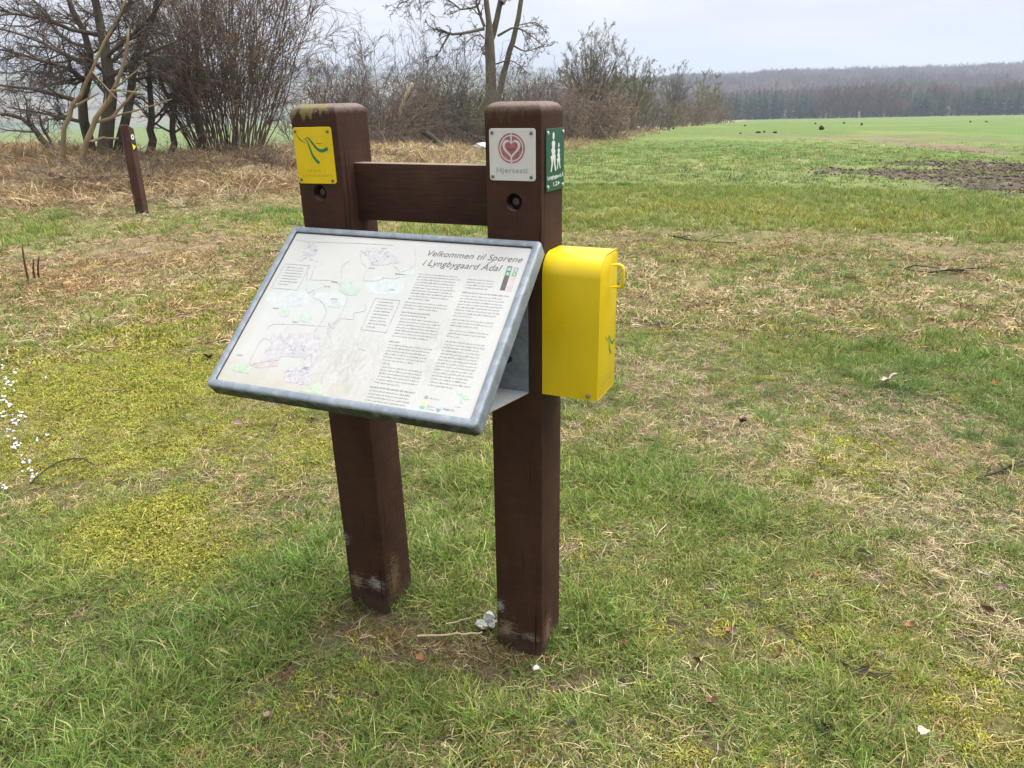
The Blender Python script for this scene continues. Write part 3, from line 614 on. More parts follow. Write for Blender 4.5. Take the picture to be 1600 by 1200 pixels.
for pts, n in (([(.07, .485), (.1, .48), (.125, .43), (.155, .42), (.16, .40), (.11, .415), (.075, .415)], 70), ([(.25, .463), (.2754, .48), (.3363, .4665), (.387, .435), (.36, .428), (.31, .415), (.28, .445)], 150), ([(.116, .1778), (.2353, .1925), (.2712, .1709), (.2767, .1332), (.2733, .0949), (.2365, .1182), (.1808, .1139), (.1207, .1156)], 300), ([(.2021, .085), (.2733, .0949), (.2914, .0453), (.2157, .0464)], 90), ([(.262, .225), (.29, .245), (.286, .215), (.272, .185)], 30)):
    tag(on_panel('map_houses', houses(pts, n), LILAC), kind='stuff')
ROADS = [[(.1114, .4042), (.15, .3163), (.1702, .3216), (.1805, .3004), (.2062, .2906), (.2384, .2602), (.2382, .2178), (.2327, .1932), (.2367, .1829), (.255, .135), (.2733, .0949)],
 [(.1421, .3542), (.2102, .3576), (.2401, .3445), (.2471, .3294), (.2776, .3138), (.2828, .2835), (.2822, .247), (.2723, .2129), (.2701, .2001), (.2878, .1827)],
 [(.2347, .4283), (.2202, .4073), (.2359, .3633)], [(.2521, .4563), (.2719, .425), (.2943, .4074), (.3021, .3697), (.3421, .3704), (.3602, .3816), (.3806, .3804), (.3998, .3885), (.3885, .4096), (.3697, .4206)],
 [(.4064, .4853), (.4276, .4386), (.4213, .4189), (.3991, .4042)], [(.0904, .1848), (.101, .203), (.1485, .2087), (.1961, .2127), (.2597, .2153)], [(.1166, .1545), (.0914, .1513), (.0936, .0795), (.1283, .0891), (.1763, .1037)],
 [(.2863, .2444), (.3254, .246), (.3205, .2634), (.3463, .2754), (.3374, .2956)], [(.03, .4861), (.0857, .4823), (.2231, .4877), (.3411, .4901)], [(.1485, .2087), (.148, .181)], [(.1421, .3542), (.135, .404)], [(.3631, .218), (.372, .17), (.40, .16)]]
for i, r_ in enumerate(ROADS): on_panel('map_road', ribbon(r_, [.0019 if i < 2 else .0013]*len(r_), 5*len(r_), YL[4]), ROAD)
def outline(x0, x1, z0, z1, w=.0011, skew=0.):
    out = []
    for a, b in (((x0, z0), (x1, z0)), ((x1, z0), (x1, z1)), ((x1, z1), (x0, z1)), ((x0, z1), (x0, z0))): out.append(ribbon([a, b], [w, w], 0, YL[4]))
    return merge(out)
on_panel('legend_outline', outline(.0355, .119, .3165, .400), TXT); on_panel('legend_outline', outline(.3600, .432, .218, .3155), TXT)
def words_block(x0, x1, z, n, pitch=.0087, h=.0024, dent=0., last=.6, lineheight=1.):
    V = []
    for i in range(n):
        x = x0 + (dent if i else 0); xe = x1 - rg.uniform(0, .014) if i < n-1 else x0 + (x1-x0)*last
        zz_ = z - i*pitch
        while x < xe:
            nl = rg.integers(2, 10)
            for q in range(nl):
                wl = rg.uniform(.0007, .0013); hh = h*(1.45 if rg.random() < .25 else rg.uniform(.85, 1.05)); z_ = zz_ - (h*.45 if rg.random() < .08 else 0)
                if x + wl > xe: break
                V += [(x, YL[4], z_), (x+wl, YL[4], z_), (x+wl+.0003, YL[4], z_+hh), (x+.0003, YL[4], z_+hh)]; x += wl + .00045
            x += .0016
    return np.array(V), np.arange(len(V)).reshape(-1, 4)
BL = [(.451, .572, .402, 10, .5), (.447, .570, .312, 3, .8), (.449, .530, .281, 2, .9), (.453, .574, .262, 7, .8), (.451, .480, .193, 1, 1), (.453, .573, .184, 6, .7), (.459, .48, .1305, 1, 1), (.461, .572, .121, 6, .6), (.452, .572, .0640, 1, 1), (.455, .576, .0548, 5, .9),
      (.588, .668, .398, 4, .8), (.588, .7125, .357, 1, 1), (.589, .7125, .3475, 8, .4), (.592, .7125, .2755, 3, .6), (.5945, .702, .2440, 3, .3), (.5955, .700, .2120, 15, .6)]
for x0, x1, z, n, last in BL:
    bold = n == 1 or (n == 2)
    tag(on_panel('text_block', words_block(x0, x1, z, n, last=last, h=.0028 if bold else .0024), INK if bold else TXT), kind='stuff')
for x0, x1, z, n in ((.050, .112, .388, 7), (.372, .424, .305, 9)): tag(on_panel('legend_text', words_block(x0, x1, z, n, .0096, last=.5), TXT), kind='stuff')
for k in range(5): on_panel('legend_dot', poly([(.0405, .389-k*.0096), (.0435, .389-k*.0096), (.0435, .392-k*.0096), (.0405, .392-k*.0096)], YL[4]), MAPG)
for x, z in ((.0973, .4521), (.309, .4759), (.3002, .4073), (.3867, .3452), (.0743, .2511), (.1852, .1339), (.2082, .0733), (.2512, .0856), (.0424, .0986), (.195, .336), (.21, .352), (.235, .299), (.155, .216)): tag(on_panel('place_name', words_block(x, x+.019, z, 1, last=1, h=.003), INK), kind='stuff')
for body, x0, x1, z in (('Velkommen til Sporene', .4515, .7135, .4630), ('i Lyngbygaard Ådal', .4500, .6675, .4312)):
    me = fit_text(text_me(body, .02, .28, 'LEFT', 1.03, -.0001), x0, x1, z)
    obj('title_line', me, TITLE, panel, M_B @ T(0, YL[4], 0))
on_panel('route_post', poly([(.6805, .449), (.6939, .449), (.6965, .3744), (.6831, .3744)], YL[2]), CHAR); on_panel('route_post', poly([(.6981, .449), (.7116, .449), (.7140, .3735), (.7004, .3735)], YL[2]), PINK)
for x, mt in ((.6818, TEAL), (.6994, TEAL)):
    on_panel('route_mark', poly([(x, .434), (x+.0118, .434), (x+.0118, .446), (x, .446)], YL[3]), mt); on_panel('route_mark', poly([(x+.0004, .4195), (x+.0122, .4195), (x+.0122, .4315), (x+.0004, .4315)], YL[3]), MG)
    for z in (.4375, .423): on_panel('route_symbol', poly([(x+.004, z), (x+.0085, z), (x+.0062, z+.006)], YL[4]), OFFW)
logo_parts(panel, M_B, print_mat('faded_logo_green', (.30, .58, .40)), .690, .064, .36, YL[4], 1.1)
a_ = np.linspace(0, 2*math.pi, 22, endpoint=False)
on_panel('round_emblem', poly([(.603+.0068*math.cos(t), .0375+.0092*math.sin(t)) for t in a_], YL[2]), print_mat('faded_lime', (.52, .58, .22)))
on_panel('round_emblem', poly([(.6030+.0064*math.cos(t), .0330+.0040*math.sin(t)) for t in a_], YL[3]), print_mat('faded_lake', (.15, .38, .50)))
on_panel('shield_emblem', poly([(.6385, .040), (.650, .040), (.650, .0325), (.6443, .0255), (.6385, .0325)], YL[2]), print_mat('faded_teal_shield', (.12, .34, .38)))
on_panel('shield_emblem', poly([(.6390, .040), (.6495, .040), (.6495, .0350), (.6390, .0350)], YL[3]), WASHB)
on_panel('crown_emblem', poly([(.6000, .0555), (.6075, .0555), (.6090, .0630), (.6062, .0600), (.6038, .0650), (.6014, .0600), (.5985, .0630)], YL[3]), INK)
for x0, x1, z, h, mt in ((.613, .638, .0568, .0022, TXT), (.614, .6335, .0365, .0040, WASHB), (.614, .634, .0295, .0022, WASHB), (.655, .684, .0345, .0042, TXT), (.680, .697, .046, .0018, MAPG)): tag(on_panel('emblem_lettering', words_block(x0, x1, z, 1, last=1, h=h), mt), kind='stuff')

# folded steel bracket between board and posts
def brk(name, pts, mat):
    "plate from four corners in post coordinates, 4 mm thick"
    P = [Vector(p) for p in pts]; n = (P[1]-P[0]).cross(P[3]-P[0]).normalized()*.004
    bm = bmesh.new(); a = [bm.verts.new(p) for p in P]; b = [bm.verts.new(p+n) for p in P]
    bm.faces.new(a); bm.faces.new(b[::-1])
    for k in range(4): bm.faces.new((a[k], b[k], b[(k+1) % 4], a[(k+1) % 4]))
    return obj(name, bm_mesh(bm, name), mat, board, M_R)
bp = brk('bracket_plate', [(-.515, -.0085, .872), (.114, -.0025, .872), (.114, -.0025, 1.25), (-.515, -.0085, 1.25)], mat_galv)
brk('bracket_shelf', [(-.515, -.012, .872), (.1145, -.006, .872), (.1145, -.365, .924), (-.515, -.371, .924)], plain('pale_galvanised_steel', (.40, .42, .44), .5, .25, .4, .1, 30))
for x in (.061, -.46):
    obj('bolt', cyl_me('bolt', .0085, .014, 6, .001), mat_dark, bp, M_R @ T(x, -.014, .959) @ Matrix.Rotation(math.pi/2, 4, 'X'))

# ------------------------------------------------------------------ yellow leaflet box
g = NG('yellow_powder_coat'); c = g.coord(); n = g.noise(c, 9, 5, .6)
k = g.ramp(n, [(.3, (.70, .505, .003)), (.7, (.77, .57, .005))])
k = g.mix(g.ramp(g.noise(c, 120, 4, .6), [(.735, 0.), (.76, .7)]), k, (.30, .19, .01))
so = g.n('ShaderNodeSeparateXYZ'); g.l(c, so.inputs[0])
k = g.mix(g.math('MULTIPLY', g.ramp(g.noise(c, 18, 5, .7, (1, 1, .2)), [(.5, 0.), (.8, .4)]), 1.), k, (.55, .42, .02))
g.bsdf(k, g.ramp(n, [(.3, .26), (.7, .38)]), 0, .5, g.bump(g.noise(c, 300, 2), .05, .0004)); mat_box = g.m
X0, X1, D0, D1, Z0, Z1, RR = .1515, .3049, .0005, .1460, .8700, 1.2445, .056
lbox = empty('leaflet_box', M_R @ T(.15, 0, .87)); tag(lbox, 'yellow metal leaflet box with rounded top fixed to the side of the brown post', 'leaflet box')
def prof_box(e=0.):
    pts = [(D0+e, Z0+e)]
    for kk in range(13):
        a = math.pi - kk*math.pi/2/12; pts.append((D0+RR+(RR-e)*math.cos(a), Z1-RR+(RR-e)*math.sin(a)))
    for kk in range(5):
        a = math.pi/2 - kk*math.pi/2/4; pts.append((D1-.02+(.02-e)*math.cos(a), Z1-.02+(.02-e)*math.sin(a)))
    pts.append((D1-e, Z0+e)); return pts
bm = bmesh.new(); P = prof_box(); Pi = prof_box(.0022); n_ = len(P)
A = [bm.verts.new((X0, a, b)) for a, b in P]; B = [bm.verts.new((X1, a, b)) for a, b in P]; Ci = [bm.verts.new((X1, a, b)) for a, b in Pi]; Di = [bm.verts.new((X1-.006, a, b)) for a, b in Pi]
for q in range(n_):
    j = (q+1) % n_
    for s_, t_ in ((A, B), (B, Ci), (Ci, Di)): bm.faces.new((s_[q], s_[j], t_[j], t_[q]))
bm.faces.new(A)
obj('body', bm_mesh(bm, 'body', 25), mat_box, lbox, M_R)
bm = bmesh.new(); Pd = prof_box(.0040)
A = [bm.verts.new((X1-.010, a, b)) for a, b in Pd]; B = [bm.verts.new((X1-.0005, a, b)) for a, b in Pd]; B2 = [bm.verts.new((X1+.0002, a, b)) for a, b in prof_box(.0050)]
for q in range(n_):
    j = (q+1) % n_; bm.faces.new((A[q], A[j], B[j], B[q])); bm.faces.new((B[q], B[j], B2[j], B2[q]))
bm.faces.new(B2); bm.faces.new(A)
door = obj('door', bm_mesh(bm, 'door', 40), mat_box, lbox, M_R)
bm = bmesh.new(); bm.faces.new([bm.verts.new((X1-.0075, a, b)) for a, b in prof_box(.0021)])
obj('door_seal', bm_mesh(bm, 'seal'), plain('dark_gap', (.02, .016, .004), .8), lbox, M_R)  # dark sheet standing in for the shade in the gap round the door
hp = [(X1-.002, .078, 1.2135), (X1+.022, .078, 1.2135), (X1+.031, .0784, 1.2105), (X1+.034, .0788, 1.202), (X1+.034, .0808, 1.167), (X1+.031, .0814, 1.1585), (X1+.022, .0818, 1.1555), (X1-.002, .0818, 1.1555)]
V, F = tube_path(hp, [.0046]*len(hp), 10); obj('handle', mesh_np('handle', V, F, True), mat_box, door, M_R)
obj('bolt', cyl_me('bolt', .0062, .008, 16, .002), plain('bright_bolt', (.42, .40, .36), .35, .9), lbox, M_R @ T(.281, -.0035, .8835) @ Matrix.Rotation(math.pi/2, 4, 'X'))
M_D = M_R @ T(X1, 0, 0) @ Matrix.Rotation(math.pi/2, 4, 'Z')
logo_parts(door, M_D, GREEN, .098, .985, .82, -.0007)
for body, x0, x1, z in (('SPOR I', .050, .108, .9165), ('LANDSKABET', .030, .118, .9025)): obj('lettering', fit_text(text_me(body, .01, 0, 'LEFT', 1.5), x0, x1, z, .005), OCHRE, door, M_D @ T(0, -.0007, 0))

# ------------------------------------------------------------------ leaning waymark post by the bank
wx, wy = -5.86, 12.35
M_W = T(wx, wy, hz1(wx, wy)) @ Matrix.Rotation(math.radians(-.8), 4, "Y") @ Matrix.Rotation(-.17, 4, "Z")
way = empty('waymark_post', M_W); tag(way, 'short brown waymark post with round white and yellow arrow marks below the bank', 'waymark post')
bm = bmesh.new(); bmesh.ops.create_cube(bm, size=1, matrix=T(0, 0, .51) @ Matrix.Diagonal((.14, .14, 1.62, 1)))
for v in bm.verts:
    if v.co.z > 1: v.co.z -= .03*(v.co.y/.07)
bmesh.ops.bevel(bm, geom=[e for e in bm.edges if all(v.co.z > 1 for v in e.verts)], offset=.018, segments=3, affect='EDGES', profile=.5)
bmesh.ops.bevel(bm, geom=[e for e in bm.edges if abs(e.verts[0].co.z-e.verts[1].co.z) > .8], offset=.006, segments=2, affect='EDGES')
mat_way = wood_mat('brown_waymark_wood', 0, [(-.05, -.07, .25, .03, .03, .12, (.16, .10, .08)), (0, 0, 1.32, .06, .06, .03, (.25, .21, .17))], 1.35)
obj('shaft', bm_mesh(bm, 'shaft', 40), mat_way, way, M_W)
MK = M_W @ T(.0705, 0, 0) @ Matrix.Rotation(math.pi/2, 4, 'Z')
def flat_box(name, x0, x1, z0, z1, y0, mat): return obj(name, box_me(name, x0, x1, y0-.002, y0, z0, z1), mat, way, MK)
flat_box('marker_plate', -.045, .045, 1.055, 1.23, 0, plain('dark_marker', (.02, .035, .035), .4))
obj('round_mark', mesh_np('round', *poly([(.041*math.cos(t), 1.165+.041*math.sin(t)) for t in a_], -.003)), plain('white_marker', (.7, .68, .68), .4), way, MK)
obj('round_mark_centre', mesh_np('centre', *poly([(.017*math.cos(t), 1.165+.017*math.sin(t)) for t in a_], -.0036)), print_mat('marker_red', (.32, .05, .06)), way, MK)
obj('arrow_mark', mesh_np('arrow', *poly([(-.04, .975), (.042, 1.022), (-.04, 1.068)], -.0046)), plain('yellow_marker', (.78, .70, .01), .4), way, MK)
flat_box('arrow_plate', -.046, .046, .97, 1.072, -.0022, plain('black_marker', (.015, .015, .015), .4))

# ------------------------------------------------------------------ bare trees and shrubs
def at(px, py, Y):
    "point at depth Y (m) on the line of sight used when measuring the photograph"
    u, v = px-800, py-600; u, v = u*math.cos(ROLL)+v*math.sin(ROLL), -u*math.sin(ROLL)+v*math.cos(ROLL)
    X, Z = u/FPX, -v/FPX; s, c_ = math.sin(PITCH), math.cos(PITCH); d = (X, c_+Z*s, -s+Z*c_); t = Y/d[1]
    return np.array([t*d[0], Y, CAM_H+t*d[2]])
def gp(px, py):
    "ground point under a measured pixel"
    d = at(px, py, 1.)-np.array([0, 0, CAM_H]); o_ = np.array([0, 0, CAM_H]); lo, hi = 1., 220.
    for _ in range(3):
        t = np.geomspace(lo, hi, 40); P = o_[None]+d[None]*t[:, None]; e = P[:, 2]-hz(P[:, 0], P[:, 1]); k = int(np.argmax(e < 0)) if (e < 0).any() else 39
        lo, hi = t[max(k-1, 0)], t[k]
    return o_+d*(lo+hi)/2
def bark(name, c0, c1, moss=None, scale=9, rough=.85):
    if name in MATS: return MATS[name]
    g = NG(name); c = g.coord('Object'); n = g.noise(c, scale, 5, .65, (1, 1, .35)); n2 = g.noise(c, 1.1, 3)
    k = g.ramp(n, [(.3, c0), (.7, c1)])
    k = g.mix(1, k, g.ramp(n2, [(.3, .75), (.7, 1.25)]), 'MULTIPLY')
    if moss:
        m = g.ramp(g.noise(c, 3.2, 4, .6), [(.48, 0.), (.66, .8)]); k = g.mix(m, k, moss)
    g.bsdf(k, rough, 0, .2, g.bump(n, .5, .01)); return g.m
def resample(pts, K):
    P = np.array(pts, float); t = np.linspace(0, len(P)-1, K); i = np.clip(t.astype(int), 0, len(P)-2); f = (t-i)[:, None]
    p0 = P[np.maximum(i-1, 0)]; p1 = P[i]; p2 = P[i+1]; p3 = P[np.minimum(i+2, len(P)-1)]
    return .5*(2*p1+(p2-p0)*f+(2*p0-5*p1+4*p2-p3)*f**2+(3*p1-p0-3*p2+p3)*f**3)
def sprout(rg, P, R, n, K=5, t0=.25, t1=1., ang=.7, Lr=.45, wig=.15, up=0., rr=.5, tip=.3, bias=(0, 0, 0), rmin=.003, fall=.5):
    N, K0, _ = P.shape
    t = rg.uniform(t0, t1, (N, n))*(K0-1); i = np.clip(t.astype(int), 0, K0-2); f = (t-i)[..., None]
    ar = np.arange(N)[:, None]
    pos = P[ar, i]*(1-f)+P[ar, i+1]*f; tan = norm(P[ar, i+1]-P[ar, i]); rad = R[ar, i]*(1-f[..., 0])+R[ar, i+1]*f[..., 0]
    plen = np.linalg.norm(np.diff(P, axis=1), axis=2).sum(1)[:, None]
    L_ = plen*Lr*(1-fall*t/(K0-1))*rg.uniform(.55, 1.25, (N, n))
    v = rg.normal(size=(N, n, 3)); v = norm(v-(v*tan).sum(-1, keepdims=True)*tan)
    a = (ang*rg.uniform(.6, 1.35, (N, n)))[..., None]
    d = norm(np.cos(a)*tan+np.sin(a)*v+np.array([0, 0, up])+np.array(bias))
    pos = pos.reshape(-1, 3); d = d.reshape(-1, 3); L_ = L_.reshape(-1); M = len(pos)
    out_ = np.zeros((M, K, 3)); out_[:, 0] = pos
    for k in range(1, K):
        d = norm(d+rg.normal(0, wig, (M, 3))+np.array([0, 0, up*.35])+np.array(bias)*.3)
        out_[:, k] = out_[:, k-1]+d*(L_/(K-1))[:, None]
    r0 = np.maximum(rad.reshape(-1)*rr, rmin)
    return out_, r0[:, None]*np.linspace(1, tip, K)[None]
def tree_obj(name, label, base, wood, levels, mat, mat2=None, cat='tree', group=None, trunk_name='trunk', crown_name='crown'):
    "wood: list of (V,F) of trunk and limbs; levels: list of (P,R,sides)"
    root = empty(name, T(*base)); tag(root, label, cat, group)
    off = np.array(base)
    if wood:
        V, F = merge([tubes(P, R, s) for P, R, s in wood]); obj(trunk_name, mesh_np(trunk_name, V-off, F, True), mat, root, T(*base))
    V, F = merge([tubes(P, R, s) for P, R, s in levels]); tag(obj(crown_name, mesh_np(crown_name, V-off, F, True), mat2 or mat, root, T(*base)), kind='stuff')
    return root
def limbs(rg, specs, K=9):
    "specs: list of (list of (px,py[,dY]), Y, r0, r1)"
    Ps, Rs = [], []
    for pts, Y, r0, r1 in specs:
        P = resample([at(p[0], p[1], Y+(p[2] if len(p) > 2 else 0)) for p in pts], K)
        P[1:-1] += rg.normal(0, .012, (K-2, 3))*np.linalg.norm(P[-1]-P[0])/3
        Ps.append(P); Rs.append(np.linspace(r0, r1, K))
    return np.array(Ps), np.array(Rs)
def sink(P, d=.25):
    P[:, 0, 2] -= d; return P

# dark hawthorns on the bank
mat_haw = bark('hawthorn_bark', (.040, .032, .026), (.105, .086, .068), (.105, .10, .055))
mat_hawt = bark('hawthorn_twigs', (.075, .058, .050), (.15, .118, .10))
rg = np.random.default_rng(11)
TP, TR = limbs(rg, [([(160, 268), (165, 215), (172, 165), (170, 110), (160, 60), (150, 10), (140, -60)], 16.6, .17, .06),
                    ([(148, 268), (138, 205), (130, 170), (138, 115), (138, 70), (120, 30), (100, -20)], 16.9, .12, .045),
                    ([(170, 262), (190, 215), (202, 170), (206, 120), (215, 80), (235, 40), (250, -20)], 16.8, .11, .045)]); sink(TP)
LP, LR = limbs(rg, [([(138, 130), (122, 118, -.3), (100, 105, -.6), (60, 95, -.9), (20, 80, -1.2), (-40, 75, -1.4)], 16.9, .055, .012),
                    ([(138, 98), (110, 90, .3), (80, 75, .6), (50, 60, .8), (0, 45, 1), (-50, 40, 1.2)], 16.9, .05, .012),
                    ([(130, 160), (90, 150, .3), (50, 140, .5), (0, 133, .8), (-60, 130, 1)], 16.9, .055, .012),
                    ([(158, 55), (110, 45, -.5), (70, 30, -.9), (20, 20, -1.2), (-40, 5, -1.5)], 16.7, .05, .012),
                    ([(172, 120), (210, 98, -.3), (250, 75, -.5), (290, 60, -.6)], 16.6, .05, .012),
                    ([(132, 190), (100, 185, .2), (60, 175, .4), (10, 168, .8)], 16.9, .045, .01),
                    ([(162, 65), (185, 30, .3), (205, 0, .5), (225, -50, .7)], 16.6, .055, .015),
                    ([(204, 130), (230, 120, .4), (260, 125, .6), (300, 120, .8)], 16.8, .04, .01),
                    ([(170, 150), (150, 120, .6), (115, 130, 1), (70, 115, 1.5), (20, 112, 2)], 16.6, .045, .01),
                    ([(140, 75), (100, 60, .9), (60, 10, 1.3), (30, -30, 1.6)], 16.9, .045, .012),
                    ([(165, 90), (200, 60, -.5), (240, 20, -.8), (270, -30, -1)], 16.6, .045, .012)])
Pa, Ra = sprout(rg, LP, LR, 15, 6, .12, 1, .65, .45, .2, .02, .55, .35, rmin=.008)
Pt, Rt = sprout(rg, TP, TR, 9, 6, .35, 1, .9, .32, .2, .02, .35, .35, rmin=.01)
Pa = np.concatenate([Pa, Pt]); Ra = np.concatenate([Ra, Rt])
Pb, Rb = sprout(rg, Pa, Ra, 9, 4, .15, 1, .7, .55, .25, .0, .6, .4, rmin=.0055)
Pc, Rc = sprout(rg, Pb, Rb, 6, 3, .1, 1, .85, .55, .25, .0, .6, .5, rmin=.0045)
b_ = at(160, 266, 16.6); b_[2] = hz1(b_[0], b_[1])
tree_obj('hawthorn_tree', 'dark gnarled leafless tree with flat left-sweeping branches on the bank, largest at left', b_, [(TP, TR, 8), (LP, LR, 6)], [(Pa, Ra, 4), (Pb, Rb, 3), (Pc, Rc, 3)], mat_haw, mat_hawt)
for nm, lab, spec, seed in (
    ('small_tree', 'thin crooked dark trunk just right of the waymark post', [([(228, 262), (238, 225), (235, 200), (238, 170), (232, 135), (236, 95)], 17.6, .10, .04)], 12),
    ('small_tree', 'thin dark trunk leaning right between the crooked trunk and the many-stemmed bush', [([(255, 262), (272, 232), (268, 205), (271, 175), (276, 140), (285, 105)], 17.8, .085, .035)], 13),
    ('small_tree', 'low dark tree leaning left at the far left of the bank', [([(96, 250), (70, 222), (55, 205), (36, 186), (5, 178), (-40, 176)], 19.5, .09, .03), ([(84, 244), (80, 222), (66, 200), (62, 180)], 19.6, .05, .02)], 14)):
    rg = np.random.default_rng(seed); TP, TR = limbs(rg, spec); sink(TP)
    Pa, Ra = sprout(rg, TP, TR, 13, 6, .35, 1, .95, .5, .2, .05, .4, .3, rmin=.010)
    Pb, Rb = sprout(rg, Pa, Ra, 7, 5, .15, 1, .7, .5, .22, .03, .55, .4, rmin=.006); Pc, Rc = sprout(rg, Pb, Rb, 5, 4, .1, 1, .8, .5, .25, .02, .6, .5, rmin=.0045)
    b_ = TP[0, 0].copy(); b_[2] = hz1(b_[0], b_[1])
    tree_obj(nm, lab, b_, [(TP, TR, 7)], [(Pa, Ra, 4), (Pb, Rb, 3), (Pc, Rc, 3)], mat_haw, mat_hawt, group='dark small trees on the bank')
# pale broken elder
rg = np.random.default_rng(21); mat_eld = bark('elder_bark', (.20, .145, .085), (.34, .27, .165), (.23, .19, .10))
TP, TR = limbs(rg, [([(97, 250), (96, 225), (103, 195), (115, 168), (130, 140), (145, 108), (160, 70), (178, 38), (200, -10)], 15.7, .052, .016),
                    ([(122, 268), (135, 225), (148, 190), (166, 160), (178, 138), (190, 110), (199, 75), (200, 45)], 15.5, .058, .022)], 14); sink(TP, .15)
LP, LR = limbs(rg, [([(148, 190), (172, 186), (185, 172), (200, 155), (220, 132)], 15.5, .035, .02), ([(172, 187), (190, 178, -.3), (230, 168, -.6), (268, 155, -.9)], 15.5, .022, .010),
                    ([(112, 170), (135, 156, .2), (155, 145, .4)], 15.7, .026, .012), ([(170, 142), (195, 142, -.3), (226, 147, -.6)], 15.4, .022, .014), ([(178, 138), (205, 118, -.4), (228, 98, -.6)], 15.4, .020, .009),
                    ([(145, 112), (160, 130, -.2), (190, 163, -.5)], 15.6, .016, .008), ([(138, 155), (142, 140), (152, 130)], 15.6, .014, .007)])
Pa, Ra = sprout(rg, np.concatenate([TP[:, ::2][:, :7]]), np.concatenate([TR[:, ::2][:, :7]]), 6, 4, .4, 1, .8, .16, .2, .1, .3, .4, rmin=.006)
b_ = TP[1, 0].copy(); b_[2] = hz1(b_[0], b_[1])
el = tree_obj('broken_elder', 'pale straw-coloured bare broken branches rising in front of the dark trees', b_, [], [(Pa, Ra, 4)], mat_eld, cat='shrub', crown_name='twigs')
for nm, PP, RR_ in [('stem', TP[k], TR[k]) for k in range(len(TP))]+[('branch', LP[k], LR[k]) for k in range(len(LP))]:
    V, F = tube_path(PP-b_, RR_, 7); obj(nm, mesh_np(nm, V, F, True), mat_eld, el, T(*b_))

# many-stemmed shrubs
def shrub(name, label, cx, cy_, H, spread, n, seed, mat, lean=(0, 0), base_r=.4, n1=7, n2=4, r=.018, fan=.5, cat='shrub', group=None, wig=.05, tw=.0045, K=7, up=.04, ang1=.45, dz=0., Lr1=.4, t0s=.18):
    rg = np.random.default_rng(seed); bz = hz1(cx, cy_)
    a = rg.uniform(0, 2*math.pi, n); q = np.sqrt(rg.uniform(0, 1, n)); b0 = np.stack([cx+base_r*q*np.cos(a), cy_+base_r*q*np.sin(a), np.zeros(n)], -1)
    b0[:, 2] = hz(b0[:, 0], b0[:, 1])-.08
    t = fan*q*rg.uniform(.5, 1.25, n); az = a+rg.normal(0, .5, n)
    d = np.stack([np.sin(t)*np.cos(az)+lean[0], np.sin(t)*np.sin(az)+lean[1], np.cos(t)], -1); d = norm(d)
    Ls = H*rg.uniform(.55, 1.08, n)*(1-.12*q)
    P = np.zeros((n, K, 3)); P[:, 0] = b0
    for k in range(1, K):
        d = norm(d+rg.normal(0, wig, (n, 3))+np.array([0, 0, up*.4])); P[:, k] = P[:, k-1]+d*(Ls/(K-1))[:, None]
    R = (r*rg.uniform(.6, 1.4, n))[:, None]*np.linspace(1, .3, K)[None]
    Pa, Ra = sprout(rg, P, R, n1, 4, t0s, 1, ang1, Lr1, .16, up, .55, .4, rmin=tw*1.3, fall=.6); Pb, Rb = sprout(rg, Pa, Ra, n2, 3, .12, 1, .65, .5, .18, up, .6, .6, rmin=tw)
    return tree_obj(name, label, (cx, cy_, bz), [(P, R, 5)], [(Pa, Ra, 3), (Pb, Rb, 3)], mat, None, cat, group, 'stem', 'twigs')
mat_haz = bark('hazel_bark', (.105, .072, .054), (.21, .15, .112), (.15, .125, .075)); mat_gs = bark('grey_shrub_bark', (.10, .080, .068), (.21, .17, .145))
mat_rb = bark('red_brown_shrub', (.14, .098, .072), (.25, .185, .14)); mat_br = bark('bramble_canes', (.19, .135, .09), (.33, .25, .175)); mat_ol = bark('olive_shrub', (.12, .11, .06), (.21, .19, .105))
c0 = at(358, 250, 18.7)
shrub('hazel_bush', 'large leafless bush of many upright brown stems fanning from one base on the bank', c0[0], 18.7, 6.0, 0, 130, 31, mat_haz, (.0, 0), .75, 11, 7, .015, .46, wig=.11, tw=.0052, ang1=.75, Lr1=.36)
sp = [(505, 25, 2.6, 26, mat_gs, 41, 'thin grey bare shrub with tall wispy twigs just right of the many-stemmed bush', .45, 24),
      (560, 26, 2.9, 22, mat_gs, 42, 'leafless grey shrub with a few tall shoots behind the farther post', .35, 20),
      (598, 27, 2.0, 40, mat_rb, 43, 'reddish-brown bare shrub right of the farther post top', .55, 30),
      (655, 30, 3.6, 30, mat_gs, 44, 'pinkish-grey fine-twigged bare shrub behind the crossbar gap', .5, 26),
      (700, 31, 2.5, 40, mat_gs, 45, 'dense grey twiggy shrub left of the tall forked tree', .6, 30),
      (735, 30, 2.2, 40, mat_ol, 46, 'olive-brown tangled shrub at the foot of the tall forked tree', .6, 30),
      (815, 37, 2.6, 40, mat_gs, 47, 'grey twiggy shrub just right of the tall forked tree', .55, 34)]
for px, Y, H, n, mt, sd_, lab, fan, _ in sp:
    p = at(px, 200, Y); shrub('bare_shrub', lab, p[0], Y, H*1.35, 0, int(n*1.7), sd_, mt, (0, 0), .9, 8, 6, .013, fan+.15, group='bare shrubs in the hedge', wig=.10, tw=.0062, ang1=.8)
